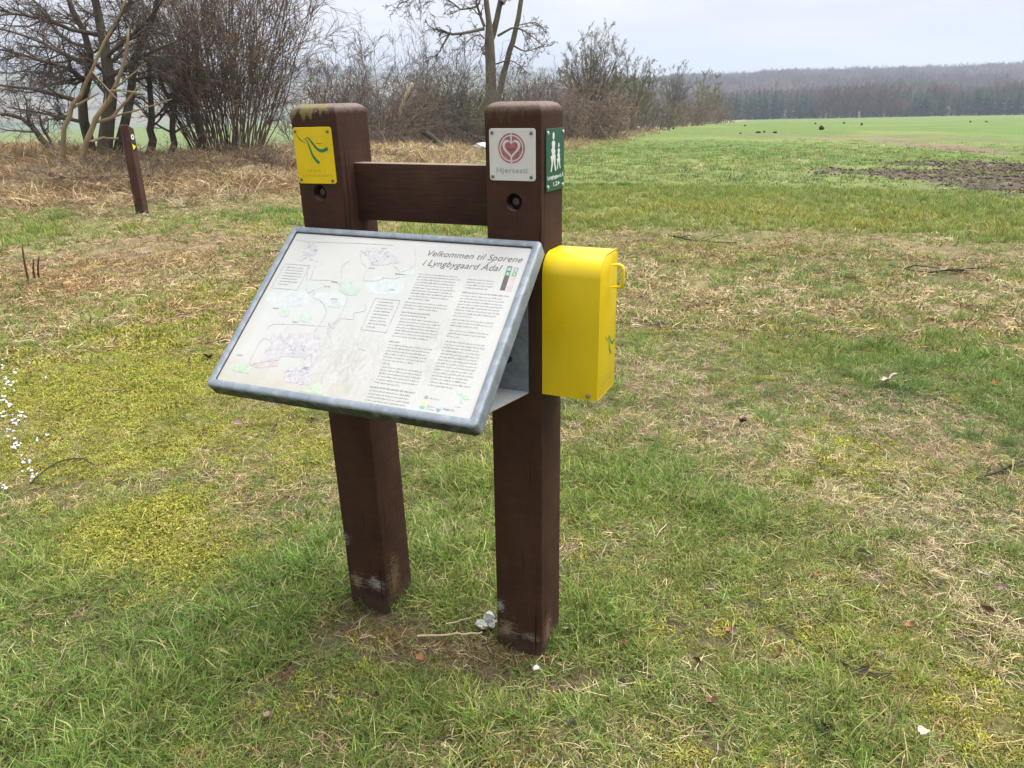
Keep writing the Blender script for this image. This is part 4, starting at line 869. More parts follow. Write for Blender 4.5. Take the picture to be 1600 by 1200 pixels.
# bramble thickets: arching canes
def bramble(name, label, cx, cy_, rx, ry, H, n, seed, mat, group='bramble thickets below the hedge'):
    rg = np.random.default_rng(seed); K = 8
    a = rg.uniform(0, 2*math.pi, n); q = np.sqrt(rg.uniform(0, 1, n)); x = cx+rx*q*np.cos(a); y = cy_+ry*q*np.sin(a); z = hz(x, y)
    P = np.zeros((n, K, 3)); P[:, 0] = np.stack([x, y, z-.05], -1); az = rg.uniform(0, 2*math.pi, n); el = rg.uniform(.5, 1.4, n)
    L_ = H*rg.uniform(.7, 1.7, n)
    d = np.stack([np.cos(el)*np.cos(az), np.cos(el)*np.sin(az), np.sin(el)], -1)
    for k in range(1, K):
        d = norm(d+rg.normal(0, .10, (n, 3))+np.array([0, 0, -.17])); P[:, k] = P[:, k-1]+d*(L_/(K-1))[:, None]
    P[:, :, 2] = np.maximum(P[:, :, 2], hz(P[:, :, 0].ravel(), P[:, :, 1].ravel()).reshape(n, K)+.01); P[:, 0, 2] -= .05
    R = rg.uniform(.005, .010, n)[:, None]*np.linspace(1, .45, K)[None]
    Pa, Ra = sprout(rg, P, R, 6, 4, .1, 1, .8, .28, .2, 0, .7, .5, rmin=.0045)
    return tree_obj(name, label, (cx, cy_, hz1(cx, cy_)), [(P, R, 3)], [(Pa, Ra, 3)], mat, None, 'bramble', group, 'cane', 'twigs')
for px, Y, rx, ry, H, n, sd_, mt, lab in ((615, 29, 1.1, .8, 1.25, 220, 51, mat_br, 'tan tangle of bramble canes seen just above the crossbar, left end'), (705, 33, 1.7, .9, 1.2, 260, 52, mat_br, 'grey-tan bramble tangle above the crossbar near the nearer post'), (660, 33, 1.5, .8, 1.5, 220, 53, mat_rb, 'reddish bramble mass behind the tan tangle'), (760, 33, 1.5, 1, 1.5, 220, 54, mat_ol, 'olive bramble mass behind the nearer post top'), (560, 25, 1.1, .8, 1.7, 200, 57, mat_gs, 'grey tangle of canes behind the farther post top'), (730, 29, 1.3, .8, 2.0, 240, 58, mat_gs, 'grey tangle of canes at the foot of the forked trunk'), (505, 23.5, .8, .6, .9, 110, 55, mat_br, 'low bramble tangle right of the many-stemmed bush'), (20, 17.5, 1.2, .8, .6, 130, 56, mat_br, 'low dead bramble heap at the left edge of the bank'), (80, 14.6, .9, .5, .45, 120, 59, mat_br, 'pale dead brushwood heap in front of the broken elder'), (190, 15.4, .9, .5, .45, 110, 60, mat_gs, 'grey brushwood heap behind the waymark post'), (300, 16.6, .9, .5, .5, 120, 61, mat_br, 'dead brushwood at the left foot of the many-stemmed bush'), (430, 17.4, .9, .5, .5, 120, 62, mat_gs, 'grey brushwood at the right foot of the many-stemmed bush')):
    p = at(px, 230, Y); bramble('bramble_thicket', lab, p[0], Y, rx, ry, H, n, sd_, mt)
# snapped pale stub and dark leaning trunk in the thicket
rg = np.random.default_rng(61)
P, R = limbs(rg, [([(622, 190), (630, 160), (640, 138), (645, 130)], 26, .07, .045)], 7); b_ = P[0, 0].copy(); V, F = tube_path(P[0]-b_, R[0], 8)
tag(obj('snapped_stub', mesh_np('stub', V, F, True), bark('bare_wood', (.34, .27, .19), (.52, .44, .34)), None, T(*b_)), 'pale snapped-off tree stub standing among the reddish shrubs', 'tree stub')
YF = float(gp(697, 234)[1]); TP, TR = limbs(rg, [([(702, 240), (672, 212), (650, 196), (643, 190)], YF, .11, .08), ([(645, 192), (652, 180), (662, 168), (668, 158)], YF, .022, .006), ([(648, 196), (668, 195), (690, 190), (705, 182)], YF, .018, .005), ([(648, 194), (636, 180), (628, 166)], YF, .018, .006), ([(668, 209), (664, 195), (668, 176)], YF, .014, .005)], 8)
Pa, Ra = sprout(rg, TP[1:], TR[1:], 16, 5, .1, 1, .7, .9, .2, .05, .6, .4, rmin=.006); Pb, Rb = sprout(rg, Pa, Ra, 5, 4, .1, 1, .5, .4, .15, .02, .6, .5, rmin=.005)
b_ = TP[0, 0].copy(); tree_obj('fallen_tree', 'dark half-fallen trunk with sprouting twigs in the gap above the crossbar', b_, [(TP, TR, 7)], [(Pa, Ra, 3), (Pb, Rb, 3)], mat_haw, mat_gs)

# tall forked tree behind the crossbar
rg = np.random.default_rng(71); mat_ash = bark('ash_bark', (.075, .060, .042), (.165, .138, .100), (.13, .115, .065)); mat_asht = bark('ash_twigs', (.085, .070, .060), (.16, .135, .115))
YA = 34.
TP, TR = limbs(rg, [([(768, 215), (767, 150), (767, 110), (765, 55), (761, 20), (757, -40)], YA, .27, .12), ([(775, 170), (785, 120), (799, 72), (811, 25), (820, -40)], YA-.1, .14, .085), ([(768, 60), (774, 40), (782, 0), (790, -60)], YA+.2, .14, .09)], 12)
TR[0] = np.interp(np.linspace(0, 1, 12), [0, .25, .6, .68, 1], [.30, .225, .205, .12, .095])
LP, LR = limbs(rg, [([(756, 45), (735, 50, -.4), (707, 53, -.8), (690, 48, -1), (676, 45, -1.2)], YA, .075, .035), ([(702, 53, -.8), (690, 74, -1), (684, 84, -1), (665, 96, -1.2)], YA, .045, .012), ([(778, 56), (800, 44, -.4), (815, 46, -.6), (832, 58, -.8), (850, 72, -1)], YA, .05, .012),
                    ([(757, 42), (749, 20), (744, 0), (742, -40)], YA, .07, .03), ([(784, 5), (792, -4, .4), (802, -14, .6)], YA, .10, .06), ([(756, 60), (748, 54, .5), (730, 66, .9), (712, 92, 1.2)], YA, .035, .01), ([(762, 90), (752, 78, .4), (757, 72, .5), (748, 100, .8)], YA, .03, .01),
                    ([(800, 70), (820, 80, .4), (838, 75, .8), (860, 72, 1)], YA, .04, .01), ([(744, 10), (720, 15, -.4), (700, 0, -.8), (660, -10, -1.2), (640, 5, -1.4)], YA, .04, .012), ([(775, 100), (800, 95, -.6), (820, 110, -1)], YA, .035, .01), ([(808, 40), (835, 35, .5), (850, 45, .8)], YA, .03, .01), ([(744, -20), (700, -25, -1), (660, -10, -2), (625, 5, -3)], YA, .05, .012), ([(755, -20), (720, -30, -1), (690, -15, -2)], YA, .04, .012)])
Pa, Ra = sprout(rg, LP, LR, 12, 6, .2, 1, .8, .42, .25, -.02, .5, .35, rmin=.013); Pb, Rb = sprout(rg, Pa, Ra, 6, 6, .15, 1, .8, .5, .32, -.03, .55, .45, rmin=.0105); Pc, Rc = sprout(rg, Pb, Rb, 3, 4, .2, 1, .8, .45, .3, .05, .7, .6, rmin=.0095)
b_ = TP[0, 0].copy(); b_[2] = hz1(b_[0], b_[1])
tree_obj('forked_tree', 'tall leafless tree with forked trunk and crooked drooping twigs behind the crossbar', b_, [(TP, TR, 9), (LP, LR, 6)], [(Pa, Ra, 4), (Pb, Rb, 3), (Pc, Rc, 3)], mat_ash, mat_asht)

# hedge running away to the right
def crown_tree(name, label, px, base_py, Y, top_py, w_px, seed, mat, trunk=.3, n0=9, n1=9, n2=6, n3=4, tw=.011, fan=.85, gnarl=.12, group='bare trees along the receding hedge'):
    rg = np.random.default_rng(seed); b = at(px, base_py, Y); b[2] = hz1(b[0], b[1]); top = at(px, top_py, Y); H = top[2]-b[2]; Wd = w_px/FPX*Y/2
    TP = np.array([[[b[0], b[1], b[2]-.3], [b[0]+.02*H, b[1], b[2]+.12*H], [b[0], b[1]+.01*H, b[2]+trunk*H]]]); TP = resample(TP[0], 6)[None]; TR = np.linspace(.035*H, .024*H, 6)[None]
    n = n0*2; K = 7; gi_ = np.arange(n)+.5; zf = 1-gi_/n*1.35; ph = gi_*2.39996; q = np.stack([np.sqrt(np.maximum(1-zf**2, 0))*np.cos(ph), np.sqrt(np.maximum(1-zf**2, 0))*np.sin(ph), zf], -1)*rg.uniform(.62, .93, (n, 1))
    cz = b[2]+H*(.56 if trunk > .2 else .45); E = np.stack([b[0]+q[:, 0]*Wd, b[1]+q[:, 1]*Wd, cz+np.where(q[:, 2] > 0, (b[2]+H-cz), (cz-b[2])*.75)*q[:, 2]], -1)
    tt = np.clip(.45+.6*(E[:, 2]-b[2]-trunk*H)/H+rg.normal(0, .12, n), .25, 1); S = TP[0, 0]+(TP[0, -1]-TP[0, 0])*tt[:, None]
    f = np.linspace(0, 1, K)[None, :, None]; mid = (S+E)/2+np.stack([np.zeros(n), np.zeros(n), -.02*H*np.ones(n)], -1)+(E-S)*np.array([.12, .12, -.05])
    P = (1-f)**2*S[:, None]+2*f*(1-f)*mid[:, None]+f*f*E[:, None]; P[:, 1:] += np.cumsum(rg.normal(0, .010*H*gnarl/.12, (n, K-1, 3)), axis=1)*.6
    R = (.0150*H*rg.uniform(.6, 1.1, n))[:, None]*np.linspace(1, .06, K)[None]
    Pa, Ra = sprout(rg, P, R, n1, 5, .3, 1, .65, .30, gnarl, .03, .5, .2, rmin=tw*1.4, fall=.35); Pb, Rb = sprout(rg, Pa, Ra, n2, 4, .15, 1, .6, .45, gnarl, .05, .55, .3, rmin=tw*1.2, fall=.3); Pc, Rc = sprout(rg, Pb, Rb, n3, 3, .12, 1, .7, .6, gnarl, .02, .6, .6, rmin=tw)
    return tree_obj(name, label, b, [(TP, TR, 8), (P, R, 5)], [(Pa, Ra, 4), (Pb, Rb, 3), (Pc, Rc, 3)], mat, None, 'tree', group)
mat_t1 = bark('hedge_tree_grey_brown', (.125, .10, .072), (.22, .185, .135), (.16, .15, .08)); mat_t2 = bark('hedge_tree_olive', (.13, .12, .065), (.225, .21, .115)); mat_t3 = bark('hedge_tree_pale', (.15, .135, .115), (.24, .22, .19)); mat_t4 = bark('hedge_tree_moss', (.15, .15, .07), (.25, .245, .115))
crown_tree('hedge_tree', 'tallest leafless round-crowned tree in the hedge right of the nearer post', 921, 214, 47, 34, 122, 81, mat_t1, .34, 22, 9, 6, 5, .0080)
crown_tree('hedge_tree', 'olive-tinged leafless tree right of the tallest hedge tree', 988, 206, 60, 82, 92, 82, mat_t2, .32, 16, 9, 6, 4, .0110)
crown_tree('hedge_tree', 'pale grey open-crowned leafless tree between two greenish hedge trees', 1052, 194, 86, 88, 58, 83, mat_t3, .42, 12, 8, 6, 4, .0135, .75)
crown_tree('hedge_tree', 'greenish bushy tree at the far end of the hedge', 1103, 187, 120, 110, 58, 84, mat_t4, .14, 14, 7, 6, 4, .024, .8)
crown_tree('hedge_tree', 'small dark-stemmed tree low between the two largest hedge trees', 955, 206, 56, 130, 46, 85, mat_t2, .38, 8, 7, 6, 4, .011)
for px, Y, hpx, w, mt, sd_, lab in ((858, 40, 98, .9, mat_rb, 91, 'brown upright-twigged hedge shrub beside the nearer post top'), (893, 43, 100, 1.0, mat_rb, 92, 'tall brown hedge shrub left of the tallest hedge tree'), (930, 45, 80, 1.2, mat_br, 93, 'tan-brown hedge shrub under the tallest hedge tree'), (966, 58, 52, 1.3, mat_gs, 94, 'low grey-brown hedge shrub with dark base under the olive tree'), (1003, 66, 48, 1.6, mat_gs, 95, 'grey low shrub at hedge foot right of the olive tree'), (1030, 80, 40, 1.8, mat_rb, 96, 'brown low shrub left of the pale grey hedge tree'), (1056, 86, 34, 1.9, mat_haz, 97, 'dark rounded low shrub under the pale grey hedge tree'), (1083, 105, 46, 2.2, mat_rb, 98, 'reddish-brown shrub beside the greenish far hedge tree'), (1112, 128, 34, 2.4, mat_gs, 99, 'last low grey shrub at the end of the hedge'), (838, 42, 90, 1.2, mat_gs, 100, 'grey hedge shrub partly hidden behind the nearer post'), (1022, 76, 46, 1.4, mat_ol, 101, 'olive shrub between the olive tree and the pale grey tree')):
    p = at(px, 200, Y); H = hpx/FPX*Y*1.02
    shrub('hedge_shrub', lab, p[0], Y, H, 0, 60, sd_, mt, (0, 0), w*1.55, 7, 6, .012+.0002*Y, .6, group='shrubs along the receding hedge', wig=.10, tw=.0060+.00012*Y, ang1=.95, t0s=.03, up=.0, Lr1=.45)
# distant woods -------------------------------------------------------------
def points_stuff(name, label, cat, x, y, z, rot, scl, idx, tint, protos, kind='stuff'):
    me = bpy.data.meshes.new(name); n = len(x); me.vertices.add(n); me.vertices.foreach_set('co', np.stack([x, y, z], -1).astype(np.float32).ravel())
    for nm, ty, dat in (('rot', 'FLOAT_VECTOR', rot), ('scl', 'FLOAT_VECTOR', scl), ('idx', 'INT', idx), ('tint', 'FLOAT_COLOR', tint)):
        at_ = me.attributes.new(nm, ty, 'POINT')
        if ty == 'INT': at_.data.foreach_set('value', idx.astype(np.int32))
        elif ty == 'FLOAT_COLOR': at_.data.foreach_set('color', np.concatenate([tint, np.ones((n, 1))], 1).astype(np.float32).ravel())
        else: at_.data.foreach_set('vector', dat.astype(np.float32).ravel())
    o = obj(name, me, protos[0].data.materials[0]); tag(o, label, cat, None, kind)
    co = bpy.data.collections.new('proto_'+name)
    for k, p in enumerate(protos): p.name = '%s_%02d' % (name, k); co.objects.link(p)
    ng = bpy.data.node_groups.new('scatter_'+name, 'GeometryNodeTree')
    ng.interface.new_socket('Geometry', in_out='INPUT', socket_type='NodeSocketGeometry'); ng.interface.new_socket('Geometry', in_out='OUTPUT', socket_type='NodeSocketGeometry')
    N = ng.nodes.new; gi = N('NodeGroupInput'); go = N('NodeGroupOutput'); ip = N('GeometryNodeInstanceOnPoints'); ci = N('GeometryNodeCollectionInfo'); ci.inputs['Collection'].default_value = co
    ci.inputs['Separate Children'].default_value = True; ci.inputs['Reset Children'].default_value = True; ip.inputs['Pick Instance'].default_value = True
    def na(nm, ty):
        a = N('GeometryNodeInputNamedAttribute'); a.data_type = ty; a.inputs['Name'].default_value = nm; return a.outputs['Attribute']
    ng.links.new(gi.outputs[0], ip.inputs['Points']); ng.links.new(ci.outputs[0], ip.inputs['Instance']); ng.links.new(na('idx', 'INT'), ip.inputs['Instance Index'])
    e2 = N('FunctionNodeEulerToRotation'); ng.links.new(na('rot', 'FLOAT_VECTOR'), e2.inputs[0]); ng.links.new(e2.outputs[0], ip.inputs['Rotation']); ng.links.new(na('scl', 'FLOAT_VECTOR'), ip.inputs['Scale']); ng.links.new(ip.outputs[0], go.inputs[0])
    md = o.modifiers.new('scatter', 'NODES'); md.node_group = ng
    return o
def proto(me, mat):
    me.materials.clear(); me.materials.append(mat); return bpy.data.objects.new('proto', me)
def tint_mat(name, col, rough=.9, trans=0., attr_col=False, var=.3, gloss=.2):
    g = NG(name); base = g.attr('Col').outputs['Color'] if attr_col else None
    tn = g.attr('tint', 'INSTANCER').outputs['Color']
    k = g.mix(1, base if attr_col else col, tn, 'MULTIPLY')
    b = g.n('ShaderNodeBsdfPrincipled'); g.l(k, b.inputs['Base Color']); b.inputs['Roughness'].default_value = rough; b.inputs['Specular IOR Level'].default_value = gloss
    if trans:
        t = g.n('ShaderNodeBsdfTranslucent'); g.l(k, t.inputs['Color']); m = g.n('ShaderNodeMixShader'); m.inputs[0].default_value = trans
        g.l(b.outputs[0], m.inputs[1]); g.l(t.outputs[0], m.inputs[2]); g.l(m.outputs[0], g.out.inputs['Surface'])
    else: g.l(b.outputs[0], g.out.inputs['Surface'])
    return g.m
def conifer(seed):
    rg = np.random.default_rng(seed); parts = [tubes(np.array([[[0, 0, -.3], [0, 0, .5], [0, 0, .98]]])*1., np.array([[.016, .012, .002]]), 5)]
    for w_ in range(24):
        z = .10+.88*(w_/24)+rg.normal(0, .008); Lb = .21*(1-z)**.8*rg.uniform(.75, 1.2)+.015; nb = 9
        for k in range(nb):
            a = rg.uniform(0, 6.28); dz = -.25*Lb+rg.normal(0, .02); e = np.array([math.cos(a), math.sin(a)]); o_ = np.array([-e[1], e[0]])*Lb*.28
            p0 = np.array([0, 0, z]); m_ = np.array([*(e*Lb*.6), z+dz*.3]); tp = np.array([*(e*Lb), z+dz]); s1 = m_+np.array([*o_, -.012]); s2 = m_-np.array([*o_, .012])
            V = np.array([p0, s1, tp, s2]); parts.append((V, np.array([[0, 1, 2, 3]])))
    V, F = merge(parts); return mesh_np('conifer', V, F)
def far_bare(seed, fan=.75):
    rg = np.random.default_rng(seed); n = 9; a = rg.uniform(0, 6.28, n); t = fan*np.sqrt(rg.uniform(0, 1, n)); K = 5; P = np.zeros((n, K, 3)); P[:, 0, 2] = rg.uniform(.22, .45, n)
    d = norm(np.stack([np.sin(t)*np.cos(a), np.sin(t)*np.sin(a), np.cos(t)], -1)); Ls = (1-P[:, 0, 2])*rg.uniform(.75, 1, n)
    for k in range(1, K): d = norm(d+rg.normal(0, .12, (n, 3))); P[:, k] = P[:, k-1]+d*(Ls/(K-1))[:, None]
    R = np.full((n, 1), .010)*np.linspace(1, .4, K)[None]
    Pa, Ra = sprout(rg, P, R, 10, 4, .15, 1, .6, .42, .15, .05, .6, .5, rmin=.005); Pb, Rb = sprout(rg, Pa, Ra, 5, 3, .1, 1, .6, .5, .15, .03, .7, .6, rmin=.0042)
    tr = (np.array([[[0, 0, -.05], [0, 0, .25], [0, 0, .5]]]), np.array([[.017, .014, .009]]))
    V, F = merge([tubes(*tr, 5), tubes(P, R, 4), tubes(Pa, Ra, 3), tubes(Pb, Rb, 3)]); return mesh_np('far_bare', V, F)
mat_con = tint_mat('spruce_needles', (.048, .105, .052), .8); mat_far = tint_mat('far_bare_twigs', (.15, .115, .11), .9)
cons = [proto(conifer(s), mat_con) for s in range(4)]; bares = [proto(far_bare(s), mat_far) for s in range(5)]
rg = np.random.default_rng(101)
def rot0(n): return np.stack([rg.normal(0, .03, n), rg.normal(0, .03, n), rg.uniform(0, 6.28, n)], -1)
def grey(n, s=.2, hue=.06): return np.clip(rg.normal(1, s, (n, 1)), .5, 1.7)*(1+rg.normal(0, hue, (n, 3)))
n = 360; az = rg.uniform(.255, .84, n); r = rg.uniform(296, 318, n); pxs = 800+FPX*np.tan(az)
keep = ~((pxs > 1262) & (pxs < 1372) & (rg.random(n) < .55)); az, r = az[keep], r[keep]; n = len(az); x, y = r*np.sin(az), r*np.cos(az); h = rg.uniform(6.5, 10.5, n)*np.where(az > .45, .85, 1.)
points_stuff('conifer_plantation', 'dark green belt of conifers along the far edge of the field', 'wood', x, y, hz(x, y), rot0(n), np.stack([h*rg.uniform(.9, 1.3, n)]*2+[h], -1), rg.integers(0, 4, n), grey(n), cons)
n = 420; az = rg.uniform(.25, .84, n); r = rg.uniform(321, 338, n); x, y = r*np.sin(az), r*np.cos(az); pxs = 800+FPX*np.tan(az); mid = (pxs > 1255) & (pxs < 1380); h = np.where(mid, rg.uniform(8, 12, n), rg.uniform(7, 11.5, n)); r = np.where(mid, rg.uniform(294, 320, n), r); x, y = r*np.sin(az), r*np.cos(az)
e_ = 110; ea = rg.uniform(.36, .455, e_); er = rg.uniform(292, 300, e_); x = np.r_[x, er*np.sin(ea)]; y = np.r_[y, er*np.cos(ea)]; h = np.r_[h, rg.uniform(3, 6.5, e_)]; n += e_
points_stuff('bare_wood_belt', 'brown-grey leafless trees standing among and behind the conifer belt', 'wood', x, y, hz(x, y), rot0(n), np.stack([h*rg.uniform(.8, 1.1, n)]*2+[h], -1), rg.integers(0, 5, n), grey(n, .2, .04)*np.array([1.05, .98, .92]), [proto(b.data.copy(), mat_far) for b in bares])
n = 4600; az = rg.uniform(.10, .86, n); r = np.sqrt(rg.uniform(430**2, 960**2, n)); x, y = r*np.sin(az), r*np.cos(az); h = rg.uniform(10, 16, n); pat = fbm(x/90, y/90, 61)
tn = grey(n, .34, .06)*np.where(pat > .52, 1.35, .8)[:, None]*np.array([1.0, .97, .98]); ever = (fbm(x/70, y/70, 63) > .63); tn[ever] *= np.array([.55, .75, .6])
points_stuff('hillside_wood', 'hazy purple-grey leafless forest covering the hill beyond the field', 'forest', x, y, hz(x, y), rot0(n), np.stack([h*rg.uniform(.8, 1.15, n)]*2+[h], -1), rg.integers(0, 5, n), tn, [proto(b.data.copy(), mat_far) for b in bares])
n = 2600; az = rg.uniform(-.75, .16, n); r = np.sqrt(rg.uniform(620**2, 1560**2, n)); x, y = r*np.sin(az), r*np.cos(az); lines = (np.abs(vnoise(x/150+7, y/230, 51)*6 % 1-.5) > .44); kp = (fbm(x/130, y/130, 65) > .60) | lines | (r > 1490); x, y = x[kp], y[kp]; n = len(x); h = rg.uniform(9, 15, n)
points_stuff('valley_woods', 'hazy hedges and woods on the far valley side behind the hedge', 'wood', x, y, hz(x, y), rot0(n), np.stack([h*1.1]*2+[h], -1), rg.integers(0, 5, n), grey(n, .2, .05), [proto(b.data.copy(), mat_far) for b in bares])

# ------------------------------------------------------------------ grass, moss, straw
def blades(seed, n, rad, L0, L1, lean, wid, cols, curl=.6, K=4, flat=0.):
    "a tuft of n curved ribbon blades with a colour each"
    rg = np.random.default_rng(seed); a = rg.uniform(0, 2*math.pi, n); q = rad*np.sqrt(rg.uniform(0, 1, n)); b = np.stack([q*np.cos(a), q*np.sin(a), np.full(n, -.012)], -1)
    az = rg.uniform(0, 2*math.pi, n); L_ = rg.uniform(L0, L1, n); t = np.clip(np.abs(rg.normal(lean, lean*.45, n)), 0, 1.5); w = wid*rg.uniform(.6, 1.3, n)
    P = np.zeros((n, K, 3)); P[:, 0] = b; cu = rg.uniform(.1, 1, n)*curl; tw = rg.normal(0, .5, n)
    for k in range(1, K):
        tk = t+cu*(k-1)/(K-1)*1.4; azk = az+tw*(k-1)/(K-1); d = np.stack([np.sin(tk)*np.cos(azk), np.sin(tk)*np.sin(azk), np.cos(tk)*(1-flat)], -1); P[:, k] = P[:, k-1]+d*(L_/(K-1))[:, None]
    P[:, 1:, 2] = np.maximum(P[:, 1:, 2], .002+rg.uniform(0, .012, (n, 1)))
    side = np.stack([-np.sin(az), np.cos(az), np.zeros(n)], -1)+rg.normal(0, .35, (n, 3)); side = norm(side)[:, None]*(w[:, None]*np.array([.8, 1, .75, .12])[None, :K])[..., None]/2
    V = np.stack([P-side, P+side], 2).reshape(-1, 3); idx = np.arange(n*K*2).reshape(n, K, 2)
    F = np.stack([idx[:, :-1, 0], idx[:, :-1, 1], idx[:, 1:, 1], idx[:, 1:, 0]], -1).reshape(-1, 4)
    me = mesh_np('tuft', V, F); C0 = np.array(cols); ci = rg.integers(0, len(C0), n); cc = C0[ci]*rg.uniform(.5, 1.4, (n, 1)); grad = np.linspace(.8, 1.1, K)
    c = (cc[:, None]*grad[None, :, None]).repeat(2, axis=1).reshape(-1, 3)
    c = np.concatenate([c, np.ones((len(c), 1))], 1).astype(np.float32); ca = me.color_attributes.new('Col', 'FLOAT_COLOR', 'POINT'); ca.data.foreach_set('color', c.ravel()); return me
mat_bl = tint_mat('grass_blades', None, .6, .25, True, gloss=.10); mat_str = tint_mat('straw_blades', None, .75, .12, True, gloss=.08)
GC = [(.18, .255, .055), (.22, .30, .07), (.145, .215, .05), (.28, .31, .10), (.40, .36, .17), (.17, .245, .075), (.33, .31, .12)]
LC = [(.165, .265, .052), (.20, .31, .062), (.135, .225, .045), (.25, .33, .085), (.33, .33, .12)]
SCc = [(.56, .45, .27), (.62, .52, .33), (.46, .35, .20), (.33, .245, .145), (.52, .45, .24), (.24, .165, .10)]
MC = [(.36, .36, .06), (.43, .42, .075), (.29, .31, .055), (.38, .33, .09)]
CC = [(.19, .265, .065), (.22, .29, .075), (.17, .235, .055), (.30, .32, .12)]
def P_(me, mat): return proto(me, mat)
green = []
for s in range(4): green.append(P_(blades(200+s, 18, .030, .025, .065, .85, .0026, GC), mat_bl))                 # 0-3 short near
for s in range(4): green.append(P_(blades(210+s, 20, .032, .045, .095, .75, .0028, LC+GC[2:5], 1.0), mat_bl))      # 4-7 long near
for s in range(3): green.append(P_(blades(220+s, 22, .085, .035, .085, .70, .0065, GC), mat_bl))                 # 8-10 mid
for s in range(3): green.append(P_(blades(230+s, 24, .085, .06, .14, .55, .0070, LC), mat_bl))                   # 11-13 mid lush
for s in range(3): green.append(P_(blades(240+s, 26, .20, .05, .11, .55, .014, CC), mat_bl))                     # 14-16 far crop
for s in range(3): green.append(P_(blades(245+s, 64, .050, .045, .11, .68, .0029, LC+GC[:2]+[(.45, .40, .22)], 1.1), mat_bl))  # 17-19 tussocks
straw = []
for s in range(4): straw.append(P_(blades(250+s, 16, .035, .028, .078, 1.25, .0023, SCc, .25, flat=.55), mat_str))  # 0-3 near
for s in range(3): straw.append(P_(blades(260+s, 22, .085, .06, .15, 1.2, .0060, SCc, .3, flat=.5), mat_str))      # 4-6 mid
for s in range(3): straw.append(P_(blades(270+s, 34, .16, .18, .48, .85, .0085, SCc, 1.3, flat=.25), mat_str))     # 7-9 long bank grass
for s in range(2): straw.append(P_(blades(280+s, 26, .20, .06, .16, 1.0, .012, SCc, .5, flat=.3), mat_str))        # 10-11 far
moss_p = []
for s in range(4): moss_p.append(P_(blades(290+s, 40, .040, .010, .028, .7, .0042, MC, .5), mat_bl))
for s in range(2): moss_p.append(P_(blades(296+s, 40, .11, .015, .038, .7, .0095, MC, .5), mat_bl))
rg = np.random.default_rng(300)
acc = {'green': [], 'straw': [], 'moss': []}
